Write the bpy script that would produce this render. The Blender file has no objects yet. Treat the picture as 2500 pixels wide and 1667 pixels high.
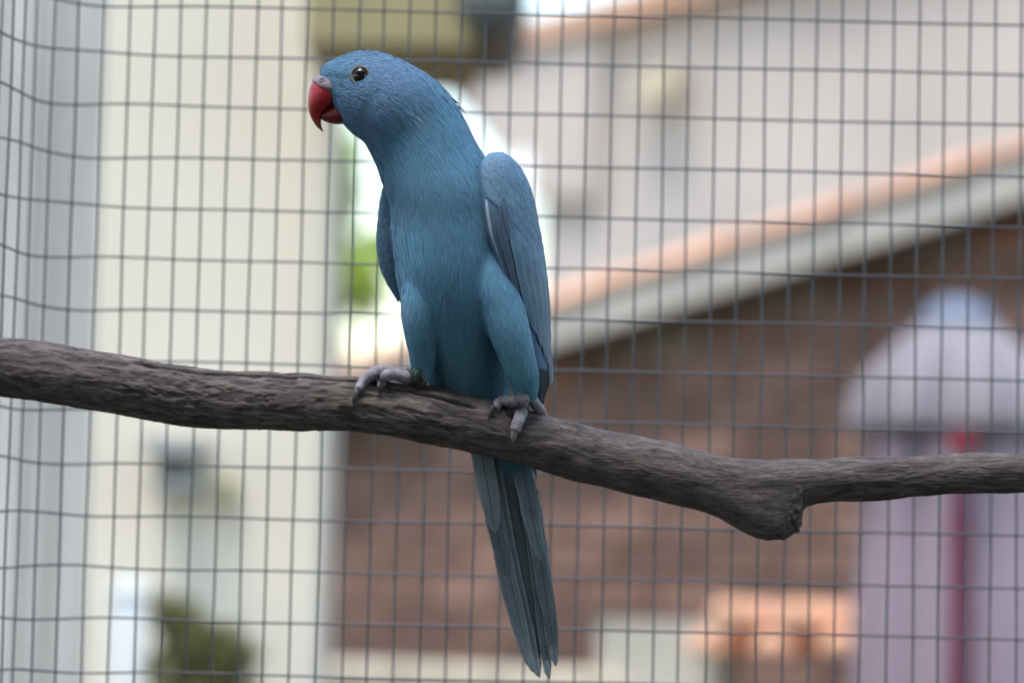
import bpy, math, random
import numpy as np
from mathutils import Vector, Matrix
from mathutils.bvhtree import BVHTree

# ------------------------------------------------------------------ camera, sky, sun, exposure
random.seed(7); RNG = np.random.default_rng(7)
scene = bpy.context.scene
COL = scene.collection
LENS, SENSOR, PXW, PXH = 100.0, 36.0, 2500.0, 1667.0
FPX = LENS / SENSOR * PXW                      # focal length in photo pixels
PITCH, ROLL = math.radians(4.5), math.radians(1.3)
CAM = np.array([0.0, 0.0, 1.45])
FWD = np.array([0, math.cos(PITCH), math.sin(PITCH)])
_R0 = np.array([1.0, 0, 0]); _U0 = np.array([0, -math.sin(PITCH), math.cos(PITCH)])
RGT = _R0 * math.cos(ROLL) + _U0 * math.sin(ROLL)
UPV = -_R0 * math.sin(ROLL) + _U0 * math.cos(ROLL)
D0 = 1.25                                      # distance to the bird
MM = D0 / FPX                                  # metres per photo pixel at the bird

cam_data = bpy.data.cameras.new('camera')
cam_data.lens = LENS; cam_data.sensor_width = SENSOR; cam_data.sensor_fit = 'HORIZONTAL'
cam_data.clip_start = 0.05; cam_data.clip_end = 2000
cam_data.dof.use_dof = True
cam_data.dof.focus_distance = D0 - 0.012
cam_data.dof.aperture_fstop = 5.4
cam = bpy.data.objects.new('camera', cam_data); COL.objects.link(cam)
m = Matrix.Identity(4)
for i, v in enumerate((RGT, UPV, -FWD)):
    for r in range(3): m[r][i] = v[r]
for r in range(3): m[r][3] = CAM[r]
cam.matrix_world = m
scene.camera = cam

SUN_EL, SUN_AZ = math.radians(70), math.radians(-150)   # azimuth from +Y (behind the bird), positive to the right
world = bpy.data.worlds.new('World'); scene.world = world; world.use_nodes = True
nt = world.node_tree
bg = nt.nodes['Background']
sky = nt.nodes.new('ShaderNodeTexSky'); sky.sky_type = 'NISHITA'; sky.sun_disc = False
sky.sun_elevation = SUN_EL; sky.sun_rotation = SUN_AZ
sky.air_density = 1.6; sky.dust_density = 1.0; sky.ozone_density = 1.0
nt.links.new(sky.outputs[0], bg.inputs[0]); bg.inputs[1].default_value = 0.15
sun_d = bpy.data.lights.new('sun', 'SUN'); sun_d.energy = 1.5; sun_d.angle = math.radians(25); sun_d.color = (1, .97, .94)
sun = bpy.data.objects.new('sun', sun_d); COL.objects.link(sun)
to_sun = Vector((math.sin(SUN_AZ) * math.cos(SUN_EL), math.cos(SUN_AZ) * math.cos(SUN_EL), math.sin(SUN_EL)))
sun.rotation_euler = (-to_sun).to_track_quat('-Z', 'Y').to_euler()
sun.location = (0, 0, 6)
scene.view_settings.view_transform = 'Standard'; scene.view_settings.look = 'None'
scene.view_settings.gamma = 1; scene.view_settings.use_curve_mapping = False
scene.view_settings.exposure = 1.45
scene.render.engine = 'CYCLES'
scene.cycles.use_denoising = True
scene.cycles.max_bounces = 8

# ------------------------------------------------------------------ helpers
def P(px, py, d):
    """world point(s) seen at photo pixel (px,py), d metres away along the view axis"""
    px, py, d = np.broadcast_arrays(np.asarray(px, float), np.asarray(py, float), np.asarray(d, float))
    x = (px - PXW / 2) / FPX * d; y = -(py - PXH / 2) / FPX * d
    return CAM + x[..., None] * RGT + y[..., None] * UPV + d[..., None] * FWD

def B(a):
    """bird space (photo px, photo py, px towards the viewer) -> world"""
    a = np.asarray(a, float)
    return P(a[..., 0], a[..., 1], D0 - a[..., 2] * MM)

def on_y(px, py, y):
    """point on the vertical plane world-y = y behind the pixel"""
    dirv = P(px, py, 1.0) - CAM
    return CAM + dirv * (y / dirv[..., 1:2])

def set_props(o, label=None, cat=None, group=None, kind=None):
    if label: o['label'] = label
    if cat: o['category'] = cat
    if group: o['group'] = group
    if kind: o['kind'] = kind
    return o

def empty(name, loc):
    o = bpy.data.objects.new(name, None); COL.objects.link(o)
    o.location = tuple(float(c) for c in loc); o.empty_display_size = .05
    return o

ORIGIN = {}
def world_loc(o):
    v = Vector((0, 0, 0))
    while o is not None:
        v = v + o.location; o = o.parent
    return v

def mesh(name, verts, faces, mat, parent=None, smooth=True, uv=None, col=None):
    """one mesh object from world coordinates; its origin sits at the middle of its vertices"""
    verts = np.asarray(verts, float).reshape(-1, 3)
    o0 = (verts.min(0) + verts.max(0)) / 2
    me = bpy.data.meshes.new(name)
    v = (verts - o0).astype(np.float32)
    if isinstance(faces, np.ndarray):
        n, k = faces.shape
        me.vertices.add(len(v)); me.vertices.foreach_set('co', v.ravel())
        me.loops.add(n * k); me.loops.foreach_set('vertex_index', faces.astype(np.int32).ravel())
        me.polygons.add(n); me.polygons.foreach_set('loop_start', np.arange(0, n * k, k, dtype=np.int32))
        me.update(calc_edges=True)
    else:
        me.from_pydata([tuple(map(float, q)) for q in v], [], faces)
    me.polygons.foreach_set('use_smooth', np.full(len(me.polygons), smooth))
    if uv is not None:
        li = np.empty(len(me.loops), np.int32); me.loops.foreach_get('vertex_index', li)
        l = me.uv_layers.new(name='UVMap'); l.data.foreach_set('uv', np.asarray(uv, np.float32)[li].ravel())
    if col is not None:
        at = me.color_attributes.new('col', 'FLOAT_COLOR', 'POINT')
        c = np.ones((len(v), 4), np.float32); c[:, :3] = col
        at.data.foreach_set('color', c.ravel())
    me.update()
    if mat: me.materials.append(mat)
    o = bpy.data.objects.new(name, me); COL.objects.link(o)
    o.parent = parent
    o.location = Vector(tuple(map(float, o0))) - (world_loc(parent) if parent else Vector((0, 0, 0)))
    return o

def crs(a, n):
    """resample control rows with a Catmull-Rom spline to n rows"""
    a = np.asarray(a, float); k = len(a)
    t = np.linspace(0, k - 1, n); i = np.clip(t.astype(int), 0, k - 2); f = (t - i)[:, None]
    g = lambda j: a[np.clip(j, 0, k - 1)]
    p0 = np.where((i == 0)[:, None], 2 * a[0] - a[1], g(i - 1)); p1 = g(i); p2 = g(i + 1)
    p3 = np.where((i + 2 > k - 1)[:, None], 2 * a[-1] - a[-2], g(i + 2))
    return .5 * (2 * p1 + (p2 - p0) * f + (2 * p0 - 5 * p1 + 4 * p2 - p3) * f ** 2 + (3 * p1 - p0 - 3 * p2 + p3) * f ** 3)

def nrm(v):
    return v / np.maximum(np.linalg.norm(v, axis=-1, keepdims=True), 1e-12)

def grid_faces(ns, nr, closed=True):
    s = np.arange(ns - 1)[:, None]; r = np.arange(nr if closed else nr - 1)[None, :]
    a = s * nr + r; b = s * nr + (r + 1) % nr
    return np.stack([a, b, b + nr, a + nr], -1).reshape(-1, 4)

def caps(rings):
    """rings (S,R,3): closed tube with fan caps, returns verts and faces"""
    S, R = rings.shape[:2]
    v = rings.reshape(-1, 3)
    v = np.vstack([v, rings[0].mean(0), rings[-1].mean(0)])
    f = grid_faces(S, R).tolist()
    for r in range(R):
        f.append([S * R, (r + 1) % R, r]); f.append([S * R + 1, (S - 1) * R + r, (S - 1) * R + (r + 1) % R])
    return v, f

def pair_rings(pairs, n, R, power=2.0):
    """pairs rows: Lx,Ly,Lw, Rx,Ry,Rw, half depth -> rings in bird space"""
    q = crs(pairs, n); L, Rr, c = q[:, :3], q[:, 3:6], np.maximum(q[:, 6], .3)
    mid = (L + Rr) / 2; A = (Rr - L) / 2
    T = np.gradient(mid, axis=0)
    C = nrm(np.cross(T, A)) ; C = np.where(C[:, 2:3] < 0, -C, C)
    ph = np.linspace(0, 2 * np.pi, R, endpoint=False)
    cs, sn = np.cos(ph), np.sin(ph)
    e = 2 / power
    cs = np.sign(cs) * np.abs(cs) ** e; sn = np.sign(sn) * np.abs(sn) ** e
    return mid[:, None] + A[:, None] * cs[None, :, None] + (C * c[:, None])[:, None] * sn[None, :, None]

def tube_rings(path, rad, n, R, flat=1.0):
    q = crs(np.column_stack([path, rad]), n); p, r = q[:, :3], np.maximum(q[:, 3], .0)
    T = nrm(np.gradient(p, axis=0))
    ref = np.array([0, 0, 1.0]) if abs(T[0][2]) < .8 else np.array([1.0, 0, 0])
    X = np.empty_like(p)
    x = np.cross(T[0], ref)
    for i in range(n):
        x = x - T[i] * (x @ T[i]); x = x / np.linalg.norm(x); X[i] = x
    Y = np.cross(T, X)
    ph = np.linspace(0, 2 * np.pi, R, endpoint=False)
    return p[:, None] + r[:, None, None] * (np.cos(ph)[None, :, None] * X[:, None] + flat * np.sin(ph)[None, :, None] * Y[:, None])

def box(c, half, ax=None):
    """8 corners and faces of a box; ax rows are unit axes"""
    ax = np.eye(3) if ax is None else np.asarray(ax)
    s = np.array([[i, j, k] for i in (-1, 1) for j in (-1, 1) for k in (-1, 1)], float) * np.asarray(half)
    v = np.asarray(c) + s @ ax
    f = [[0, 1, 3, 2], [4, 6, 7, 5], [0, 4, 5, 1], [2, 3, 7, 6], [0, 2, 6, 4], [1, 5, 7, 3]]
    return v, f

def join(parts):
    V, F, n = [], [], 0
    for v, f in parts:
        V.append(np.asarray(v)); F += [[i + n for i in q] for q in (f.tolist() if isinstance(f, np.ndarray) else f)]; n += len(v)
    return np.vstack(V), F

_perm = np.random.default_rng(3).permutation(256)
_perm = np.concatenate([_perm] * 3)
_grad = nrm(np.random.default_rng(4).normal(size=(256, 3)))
def noise(p):
    """gradient noise, p (N,3) -> about -0.7..0.7"""
    p = np.asarray(p, float); i = np.floor(p).astype(int); f = p - i; i &= 255
    u = f * f * f * (f * (f * 6 - 15) + 10); out = 0
    for dx in (0, 1):
        for dy in (0, 1):
            for dz in (0, 1):
                h = _perm[_perm[_perm[(i[:, 0] + dx) & 255] + ((i[:, 1] + dy) & 255)] + ((i[:, 2] + dz) & 255)]
                g = (_grad[h] * (f - np.array([dx, dy, dz]))).sum(1)
                wgt = (u[:, 0] if dx else 1 - u[:, 0]) * (u[:, 1] if dy else 1 - u[:, 1]) * (u[:, 2] if dz else 1 - u[:, 2])
                out = out + g * wgt
    return out

# ------------------------------------------------------------------ materials
class Mat:
    def __init__(s, name, color=(.5, .5, .5), rough=.7, spec=.5):
        s.m = bpy.data.materials.new(name); s.m.use_nodes = True
        s.t = s.m.node_tree; s.b = s.t.nodes['Principled BSDF']
        s.b.inputs['Base Color'].default_value = (*color, 1); s.b.inputs['Roughness'].default_value = rough
        s.b.inputs['Specular IOR Level'].default_value = spec
    def n(s, kind, **kw):
        nd = s.t.nodes.new('ShaderNode' + kind)
        for k, v in kw.items():
            if k in nd.inputs.keys(): nd.inputs[k].default_value = v
            else: setattr(nd, k, v)
        return nd
    def l(s, a, b): s.t.links.new(a, b)
    def coord(s, scale=(1, 1, 1), space='Object'):
        c = s.n('TexCoord'); mp = s.n('Mapping'); mp.inputs['Scale'].default_value = scale
        s.l(c.outputs[space], mp.inputs[0]); return mp.outputs[0]
    def ramp(s, fac, stops):
        r = s.n('ValToRGB'); e = r.color_ramp.elements
        while len(e) < len(stops): e.new(.5)
        for q, (p, c) in zip(e, stops):
            q.position = p; q.color = (*c, 1) if len(c) == 3 else c
        s.l(fac, r.inputs[0]); return r.outputs[0]
    def noise(s, vec, scale, detail=4, rough=.55):
        t = s.n('TexNoise'); t.inputs['Scale'].default_value = scale; t.inputs['Detail'].default_value = detail
        t.inputs['Roughness'].default_value = rough; s.l(vec, t.inputs['Vector']); return t.outputs['Fac']
    def mix(s, fac, a, b, mode='MIX'):
        x = s.n('MixRGB', blend_type=mode)
        for i, q in enumerate((fac, a, b)):
            if hasattr(q, 'is_linked'): s.l(q, x.inputs[i])
            elif isinstance(q, tuple): x.inputs[i].default_value = (*q, 1)
            else: x.inputs[i].default_value = q
        return x.outputs[0]
    def color(s, sock): s.l(sock, s.b.inputs['Base Color'])
    def bump(s, h, strength=.3, dist=.002):
        b = s.n('Bump'); b.inputs['Strength'].default_value = strength; b.inputs['Distance'].default_value = dist
        s.l(h, b.inputs['Height']); s.l(b.outputs[0], s.b.inputs['Normal'])

def mottled(name, c1, c2, scale=4, rough=.8, bump=.2, dist=.003, stretch=(1, 1, 1), rand=0.0):
    M = Mat(name, c1, rough, .3); v = M.coord(stretch)
    f = M.noise(v, scale, 6); c = M.ramp(f, [(.3, c1), (.7, c2)])
    if rand:
        oi = M.n('ObjectInfo'); r = M.ramp(oi.outputs['Random'], [(0, (1 - rand,) * 3), (1, (1 + rand * .4,) * 3)])
        c = M.mix(1.0, c, r, 'MULTIPLY')
    M.color(c)
    if bump: M.bump(M.noise(v, scale * 12, 5), bump, dist)
    return M.m

def feather_mat(name, base, edge, rachis, rough=.55, barb=260, tipc=None):
    """plate feather: UV.x across 0..1 with the shaft at .5, UV.y along"""
    M = Mat(name, base, rough, .35)
    tc = M.n('TexCoord'); sx = M.n('SeparateXYZ'); M.l(tc.outputs['UV'], sx.inputs[0])
    a = M.n('Math', operation='SUBTRACT'); M.l(sx.outputs[0], a.inputs[0]); a.inputs[1].default_value = .5
    ab = M.n('Math', operation='ABSOLUTE'); M.l(a.outputs[0], ab.inputs[0])
    c = M.ramp(ab.outputs[0], [(0, rachis), (.012, rachis), (.035, base), (.36, base), (.5, edge)])
    if tipc:
        c = M.mix(M.ramp(sx.outputs[1], [(.88, (0, 0, 0)), (1.0, (.8, .8, .8))]), c, tipc)
    oi = M.n('ObjectInfo')
    c = M.mix(1.0, c, M.ramp(oi.outputs['Random'], [(0, (.8, .8, .82)), (1, (1.12, 1.1, 1.1))]), 'MULTIPLY')
    c = M.mix(1.0, c, M.ramp(M.noise(M.coord(), 170, 3), [(.3, (.80, .82, .84)), (.7, (1.15, 1.15, 1.12))]), 'MULTIPLY')
    # barbs slant away from the shaft
    k = M.n('Math', operation='MULTIPLY_ADD'); M.l(ab.outputs[0], k.inputs[0]); k.inputs[1].default_value = -.25; M.l(sx.outputs[1], k.inputs[2])
    s2 = M.n('Math', operation='MULTIPLY'); M.l(k.outputs[0], s2.inputs[0]); s2.inputs[1].default_value = barb
    nz = M.n('TexNoise', noise_dimensions='1D'); nz.inputs['Scale'].default_value = 1.0; nz.inputs['Detail'].default_value = 3
    M.l(s2.outputs[0], nz.inputs['W'])
    c = M.mix(.35, c, M.ramp(nz.outputs['Fac'], [(.3, (.55, .55, .6)), (.7, (1.25, 1.25, 1.25))]), 'MULTIPLY')
    M.color(c); M.bump(nz.outputs['Fac'], .35, .0004)
    return M.m

def strand_mat(name, rough=.6, transl=.25):
    M = Mat(name, (.1, .2, .3), rough, .3)
    at = M.n('Attribute', attribute_name='col'); M.color(at.outputs['Color'])
    M.b.inputs['Sheen Weight'].default_value = .15
    out = M.t.nodes['Material Output']
    tr = M.n('BsdfTranslucent'); M.l(at.outputs['Color'], tr.inputs['Color'])
    mx = M.n('MixShader'); mx.inputs[0].default_value = transl
    M.l(M.b.outputs[0], mx.inputs[1]); M.l(tr.outputs[0], mx.inputs[2]); M.l(mx.outputs[0], out.inputs['Surface'])
    return M.m

def lin(r, g, b):
    f = lambda c: (c / 255 / 12.92) if c / 255 <= .04045 else ((c / 255 + .055) / 1.055) ** 2.4
    return (f(r), f(g), f(b))

# ================================================================== SETTING
m_ground = mottled('dark earth ground', (.05, .045, .035), (.09, .08, .06), 30, .95, .4, .01)
gv, gf = box((0, 0, -.05), (400, 400, .05))
set_props(mesh('ground', gv, gf, m_ground, smooth=False), kind='structure')

UPW = np.array([0, 0, 1.0])
class Plane:
    """vertical wall plane through two horizontal points a -> b; coordinates (s along, z up, n outward to the camera)"""
    def __init__(s, a, b):
        s.o = np.array([a[0], a[1], 0.0]); d = np.array([b[0] - a[0], b[1] - a[1], 0.0]); s.u = d / np.linalg.norm(d)
        s.n = np.array([s.u[1], -s.u[0], 0.0])
        if s.n[1] > 0: s.n = -s.n
    def hit(s, px, py, off=0.0):
        dv = P(px, py, 1.0) - CAM
        t = ((s.o + s.n * off - CAM) @ s.n) / (dv @ s.n)
        q = CAM + dv * t - s.o
        return np.array([q @ s.u, q[2]])
    def w(s, a, z, n=0.0):
        a, z, n = np.broadcast_arrays(np.asarray(a, float), np.asarray(z, float), np.asarray(n, float))
        return s.o + a[..., None] * s.u + z[..., None] * UPW + n[..., None] * s.n
    def slab(s, a0, a1, z0, z1, n0, n1):
        return box(s.w((a0 + a1) / 2, (z0 + z1) / 2, (n0 + n1) / 2), (abs(a1 - a0) / 2, abs(z1 - z0) / 2, abs(n1 - n0) / 2), [s.u, UPW, s.n])
    def poly(s, pts, n0, n1):
        """extruded polygon given as (s,z) points"""
        pts = np.asarray(pts, float); k = len(pts)
        v = np.vstack([s.w(pts[:, 0], pts[:, 1], n1), s.w(pts[:, 0], pts[:, 1], n0)])
        f = [list(range(k)), list(range(2 * k - 1, k - 1, -1))] + [[i, i + k, (i + 1) % k + k, (i + 1) % k] for i in range(k)]
        return v, f

# ---------------------------------------------------------- brick gable building
def brick_building():
    a = P(790, 946, 6.6); b = P(2500, 946, 5.2)
    pl = Plane(a, b)
    root = empty('brick_building', pl.w(1.0, 0, 0)); set_props(root, 'brown brick building with sloping orange tiled verge and grey bargeboard', 'building')
    v0 = pl.hit(790, 946); v1 = pl.hit(2500, 393)
    slope = (v1[1] - v0[1]) / (v1[0] - v0[0]); zr = lambda s: v0[1] + slope * (s - v0[0])
    sL, sR = v0[0] - .5, v1[0] + .9
    m_brick = mottled('brown brick', (.205, .105, .074), (.265, .15, .112), 14, .9, .5, .004, rand=.45)
    m_mort = mottled('mortar', (.19, .145, .118), (.24, .19, .16), 20, .95, .3)
    m_tile = mottled('orange verge tile', (.62, .30, .175), (.72, .42, .28), 12, .75, .3, rand=.2)
    m_barge = mottled('grey bargeboard', (.40, .345, .285), (.47, .415, .35), 6, .6, .1)
    mesh('wall', *pl.poly([(sL, 0), (sR, 0), (sR, zr(sR) - .07), (sL, zr(sL) - .07)], -.25, 0), m_mort, root, False)
    # bricks in courses, stretcher bond, each its own piece
    bv, bf = box((0, 0, 0), (.1055, .0315, .008), [pl.u, UPW, pl.n])
    rng = random.Random(5); me = None
    zlo = pl.hit(1200, 1667)[1] - .25
    for r in range(60):
        z = zlo + r * .075
        for c in range(40):
            s = sL + .12 + c * .2225 + (.111 if r % 2 else 0)
            if s < v0[0] - .15 or s > v1[0] + .12 or z > zr(s - .12) - .115: continue
            if me is None:
                o = mesh('brick', bv + pl.w(s, z, .004), bf, m_brick, root, False); me = o.data
            else:
                o = bpy.data.objects.new('brick', me); COL.objects.link(o); o.parent = root
                o.location = Vector(tuple(pl.w(s, z, .002 + rng.random() * .005))) - root.location
    # bargeboard under the verge
    d = np.array([1, slope]) / math.hypot(1, slope); nn = np.array([-d[1], d[0]])
    def band(name, off0, off1, n0, n1, mat, s0=sL, s1=sR):
        q = [np.array([s0, zr(s0)]) + nn * off0, np.array([s1, zr(s1)]) + nn * off0, np.array([s1, zr(s1)]) + nn * off1, np.array([s0, zr(s0)]) + nn * off1]
        return mesh(name, *pl.poly(q, n0, n1), mat, root, False)
    band('bargeboard', -.105, -.03, .10, .13, m_barge)
    band('soffit', -.075, -.055, -.02, .10, m_barge)
    band('roof', -.052, -.02, -1.6, .098, m_tile)
    # verge tiles: short half-round pieces lapped along the slope
    L = math.hypot(1, slope); n = int((sR - sL) * L / .30); me = None
    for i in range(n):
        s = sL + (i + .5) * (sR - sL) / n
        c = np.array([s, zr(s)])
        if me is None:
            ph = np.linspace(0, np.pi, 9); ring = []
            for tt, rr in ((-.16, .040), (.16, .047)):
                for rad in (rr, rr - .014):
                    ring.append([(tt, math.cos(q) * rad * 1.25, math.sin(q) * rad) for q in ph])
            vv = np.array(ring).reshape(-1, 3); k = 9
            ff = []
            for j in range(k - 1):
                ff += [[j, j + 1, 2 * k + j + 1, 2 * k + j], [k + j, 3 * k + j, 3 * k + j + 1, k + j + 1], [j, k + j, k + j + 1, j + 1], [2 * k + j, 2 * k + j + 1, 3 * k + j + 1, 3 * k + j]]
            ff += [[0, 2 * k, 3 * k, k], [k - 1, 2 * k - 1, 4 * k - 1, 3 * k - 1]]
            dw = pl.u * d[0] + UPW * d[1]; nw = pl.u * nn[0] + UPW * nn[1]
            base = vv[:, :1] * dw + vv[:, 1:2] * pl.n + vv[:, 2:] * nw
            o = mesh('verge_tile', base + pl.w(c[0], c[1], .09) - nw * .028, ff, m_tile, root, True); me = o.data; o0 = Vector(o.location) - Vector(tuple(pl.w(c[0], c[1], .09)))
        else:
            o = bpy.data.objects.new('verge_tile', me); COL.objects.link(o); o.parent = root
            o.location = Vector(tuple(pl.w(c[0], c[1], .09))) + o0
    return pl
bpl = brick_building()

# ---------------------------------------------------------- pale house behind
def pale_house():
    a = P(1318, 600, 10.5); b = P(2500, 600, 9.6); pl = Plane(a, b)
    root = empty('rendered_house', pl.w(1.0, 0, 0)); set_props(root, 'pale pinkish grey rendered house rising behind the brick building', 'building')
    v0 = pl.hit(1150, 118); v1 = pl.hit(1600, -8); slope = (v1[1] - v0[1]) / (v1[0] - v0[0]); zr = lambda s: v0[1] + slope * (s - v0[0])
    m_wall = mottled('pale render', (.41, .345, .305), (.50, .43, .38), 1.6, .9, .15)
    m_edge = mottled('orange ridge tile', (.56, .32, .21), (.66, .42, .30), 8, .8, .2, rand=.15)
    m_white = mottled('white paint', (.78, .77, .73), (.84, .83, .80), 3, .6, .05)
    sW = pl.hit(1318, 600)[0]; sR = sW + 4.5
    mesh('wall', *pl.poly([(sW, 0), (sR, 0), (sR, zr(sR) - .06), (sW, zr(sW) - .06)], -.3, 0), m_wall, root, False)
    zb = pl.hit(1160, 270)[1]; z2 = pl.hit(1290, 400)[1]; s2 = pl.hit(1300, 400)[0]
    er = [tuple(pl.hit(x, y, .06)) for x, y in ((1062, 146), (1108, 240), (1165, 300), (1222, 380), (1265, 470), (1318, 490))]
    mesh('eave_return', *pl.poly([(er[0][0], zr(er[0][0]) - .08)] + er + [(sW + .25, er[-1][1]), (sW + .25, zr(sW + .25) - .08)], -.25, .06), m_wall, root, False)
    d = np.array([1, slope]) / math.hypot(1, slope)
    n = 16; L = 5.0 / n
    for i in range(n):
        s0 = v0[0] - .06 + i * L; s1 = s0 + L - .006
        q = [(s0, zr(s0) - .075), (s1, zr(s1) - .075), (s1, zr(s1) + .012), (s0, zr(s0) + .02)]
        mesh('ridge_tile', *pl.poly(q, -.2, .10), m_edge, root, False)
    x0 = pl.hit(1290, 500)[0]
    r = tube_rings(np.array([pl.w(x0, 0, .05), pl.w(x0, z2 * .5, .05), pl.w(x0, z2 + .02, .05)]), [.036] * 3, 4, 12)
    mesh('downpipe', *caps(r), m_white, root)
    # ochre lantern on the wall
    c = pl.hit(1640, 195); m_och = mottled('ochre lamp', (.48, .38, .25), (.54, .44, .31), 6, .5, 0)
    v, f = join([pl.slab(c[0] - .03, c[0] + .03, c[1] - .02, c[1] + .05, 0, .06),
                 pl.poly([(c[0] - .05, c[1] - .10), (c[0] + .05, c[1] - .10), (c[0] + .09, c[1] - .02), (c[0] + .11, c[1] + .0), (c[0] - .11, c[1] + .0), (c[0] - .09, c[1] - .02)], .062, .16)])
    mesh('wall_lantern', v, f, m_och, root, False)
pale_house()

# ---------------------------------------------------------- cream building at the left
def cream_building():
    pl = Plane(P(0, 900, 4.0), P(800, 900, 4.0))
    root = empty('cream_building', pl.w(.3, 0, 0)); set_props(root, 'cream painted building with khaki eave and dark gutter beside the tree', 'building')
    m_c = mottled('cream render', (.63, .55, .43), (.69, .62, .51), 1.2, .85, .1)
    m_k = mottled('khaki eave', (.26, .215, .10), (.32, .265, .135), 5, .7, .1)
    m_g = mottled('dark gutter', (.11, .11, .10), (.15, .15, .14), 8, .5, .05)
    m_s = mottled('grey trim', (.50, .50, .47), (.56, .56, .52), 4, .8, .05)
    xl = pl.hit(-250, 900)[0]; xr = pl.hit(706, 1100)[0]; xr2 = pl.hit(788, 1100)[0]
    ztop = pl.hit(790, -400)[1]
    mesh('wall', *pl.slab(xl, xr, 0, ztop, -.3, 0), m_c, root, False)
    mesh('corner_pilaster', *pl.slab(xr + .0005, xr2, 0, ztop, -.3, .012), m_s if False else m_c, root, False)
    zs = pl.hit(900, 138, .25)[1]; s0 = pl.hit(745, 60, .35)[0]; s1 = pl.hit(1160, 60, .35)[0]
    mesh('eave', *pl.slab(s0, s1, zs, zs + .30, -.02, .35), m_k, root, False)
    zg = pl.hit(1190, 96, .3)[1]
    r = tube_rings(np.array([pl.w(s1 + .022, zg + .045, n_) for n_ in (.0, .12, .25, .37)]), [.045] * 4, 8, 16)
    mesh('gutter', *caps(r), m_g, root)
    for i in range(3):
        mesh('gutter_bracket', *pl.slab(s1 - .002, s1 + .03, zg + .085, zg + .11, .25 - i * .1, .28 - i * .1), m_g, root, False)
    # white post and shelf at the foot of the wall
    m_w = mottled('white post paint', (.78, .77, .74), (.84, .83, .80), 3, .6, .05)
    return pl
cpl = cream_building()

def white_post():
    pl = cpl; c = pl.hit(318, 1430, .12)
    m_w = mottled('white gloss post', (.76, .75, .72), (.83, .82, .79), 3, .5, .05)
    root = empty('white_post', pl.w(c[0], 0, .12)); set_props(root, 'white painted square post before the cream wall beside the olive shrub', 'post')
    mesh('shaft', *pl.slab(c[0] - .022, c[0] + .022, 0, c[1] - .012, .098, .142), m_w, root, False)
    v, f = join([pl.slab(c[0] - .027, c[0] + .027, c[1] - .012, c[1], .093, .147), pl.poly([(c[0] - .022, c[1]), (c[0] + .022, c[1]), (c[0], c[1] + .015)], .098, .142)])
    mesh('cap', v, f, m_w, root, False)
white_post()

def wall_shelf():
    pl = cpl; a = pl.hit(352, 1085, .1); b = pl.hit(492, 1085, .1)
    m_d = mottled('dark shelf wood', (.33, .32, .295), (.39, .38, .35), 8, .7, .2, stretch=(1, 6, 6))
    root = empty('wall_shelf', pl.w((a[0] + b[0]) / 2, a[1] - .06, 0)); set_props(root, 'small dark grey two board shelf fixed to the cream wall', 'shelf')
    mesh('board', *pl.slab(a[0], b[0], a[1] - .012, a[1] + .014, .002, .11), m_d, root, False)
    mesh('board', *pl.slab(a[0] + .01, b[0] - .012, a[1] - .062, a[1] - .045, .002, .09), m_d, root, False)
    for s in (a[0] + .016, b[0] - .03):
        mesh('bracket', *pl.slab(s, s + .012, a[1] - .044, a[1] - .0125, .002, .07), m_d, root, False)
    # olive ornament hanging on the wall
    c = pl.hit(556, 1200, .03); m_o = mottled('olive glaze', (.30, .29, .14), (.40, .38, .22), 10, .5, .1)
    pr = [(0, .0), (.010, .002), (.012, .012), (.009, .02), (.014, .030), (.013, .038), (.006, .044), (0, .045)]
    rings = np.array([[pl.w(c[0] + r * math.cos(q), c[1] - .022 + z, .018 + r * math.sin(q)) for q in np.linspace(0, 2 * np.pi, 14, endpoint=False)] for r, z in pr])
    o = mesh('wall_ornament', *caps(rings), m_o); set_props(o, 'small olive green ornament hung on the cream wall', 'ornament')
wall_shelf()

# ---------------------------------------------------------- foliage
def leaf_cloud(centers, radii, count, size, rng, squash=.8):
    """many folded leaf blades inside ellipsoidal clumps"""
    per = rng.choice(len(centers), count, p=np.array(radii) ** 2 / np.sum(np.array(radii) ** 2))
    d = nrm(rng.normal(size=(count, 3))) * (rng.random((count, 1)) ** .45)
    p = np.asarray(centers)[per] + d * np.asarray(radii)[per][:, None] * np.array([1, 1, squash])
    t = nrm(rng.normal(size=(count, 3)) + np.array([0, -.3, -.4])); u = nrm(np.cross(t, rng.normal(size=(count, 3)))); w = np.cross(t, u)
    s = size * (.6 + .8 * rng.random((count, 1)))
    V = np.stack([p, p + t * s * .5 + u * s * .28 + w * s * .1, p + t * s, p + t * s * .5 - u * s * .28 + w * s * .1], 1).reshape(-1, 3)
    i = np.arange(count)[:, None] * 4
    F = np.vstack([i + [0, 1, 2], i + [0, 2, 3]])
    shade = .6 + .8 * rng.random((count, 1))
    return V, F, np.repeat(shade, 4, 0)

def tree(name, label, base, top, clumps, radii, count, size, rgb, seed, squash=.8, cat='tree'):
    rng = np.random.default_rng(seed)
    root = empty(name, base); set_props(root, label, cat)
    m_b = mottled(name + ' bark', (.09, .07, .05), (.16, .13, .10), 20, .9, .5, .004, (1, 1, .2))
    base, top = np.asarray(base), np.asarray(top)
    r0 = np.linalg.norm(top - base) * .03
    path = np.array([base, base * .6 + top * .4 + rng.normal(size=3) * r0, top])
    mesh('trunk', *caps(tube_rings(path, [r0, r0 * .75, r0 * .4], 10, 10)), m_b, root)
    for c in clumps:
        s = base * .35 + top * .65 + rng.normal(size=3) * r0 * .2
        mesh('branch', *caps(tube_rings(np.array([s, (s + c) / 2 + rng.normal(size=3) * r0, np.asarray(c)]), [r0 * .4, r0 * .28, r0 * .1], 8, 6)), m_b, root)
    V, F, sh = leaf_cloud(clumps, radii, count, size, rng, squash)
    mesh('crown', V, F, LEAF, root, False, col=np.asarray(rgb) * sh)
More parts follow.
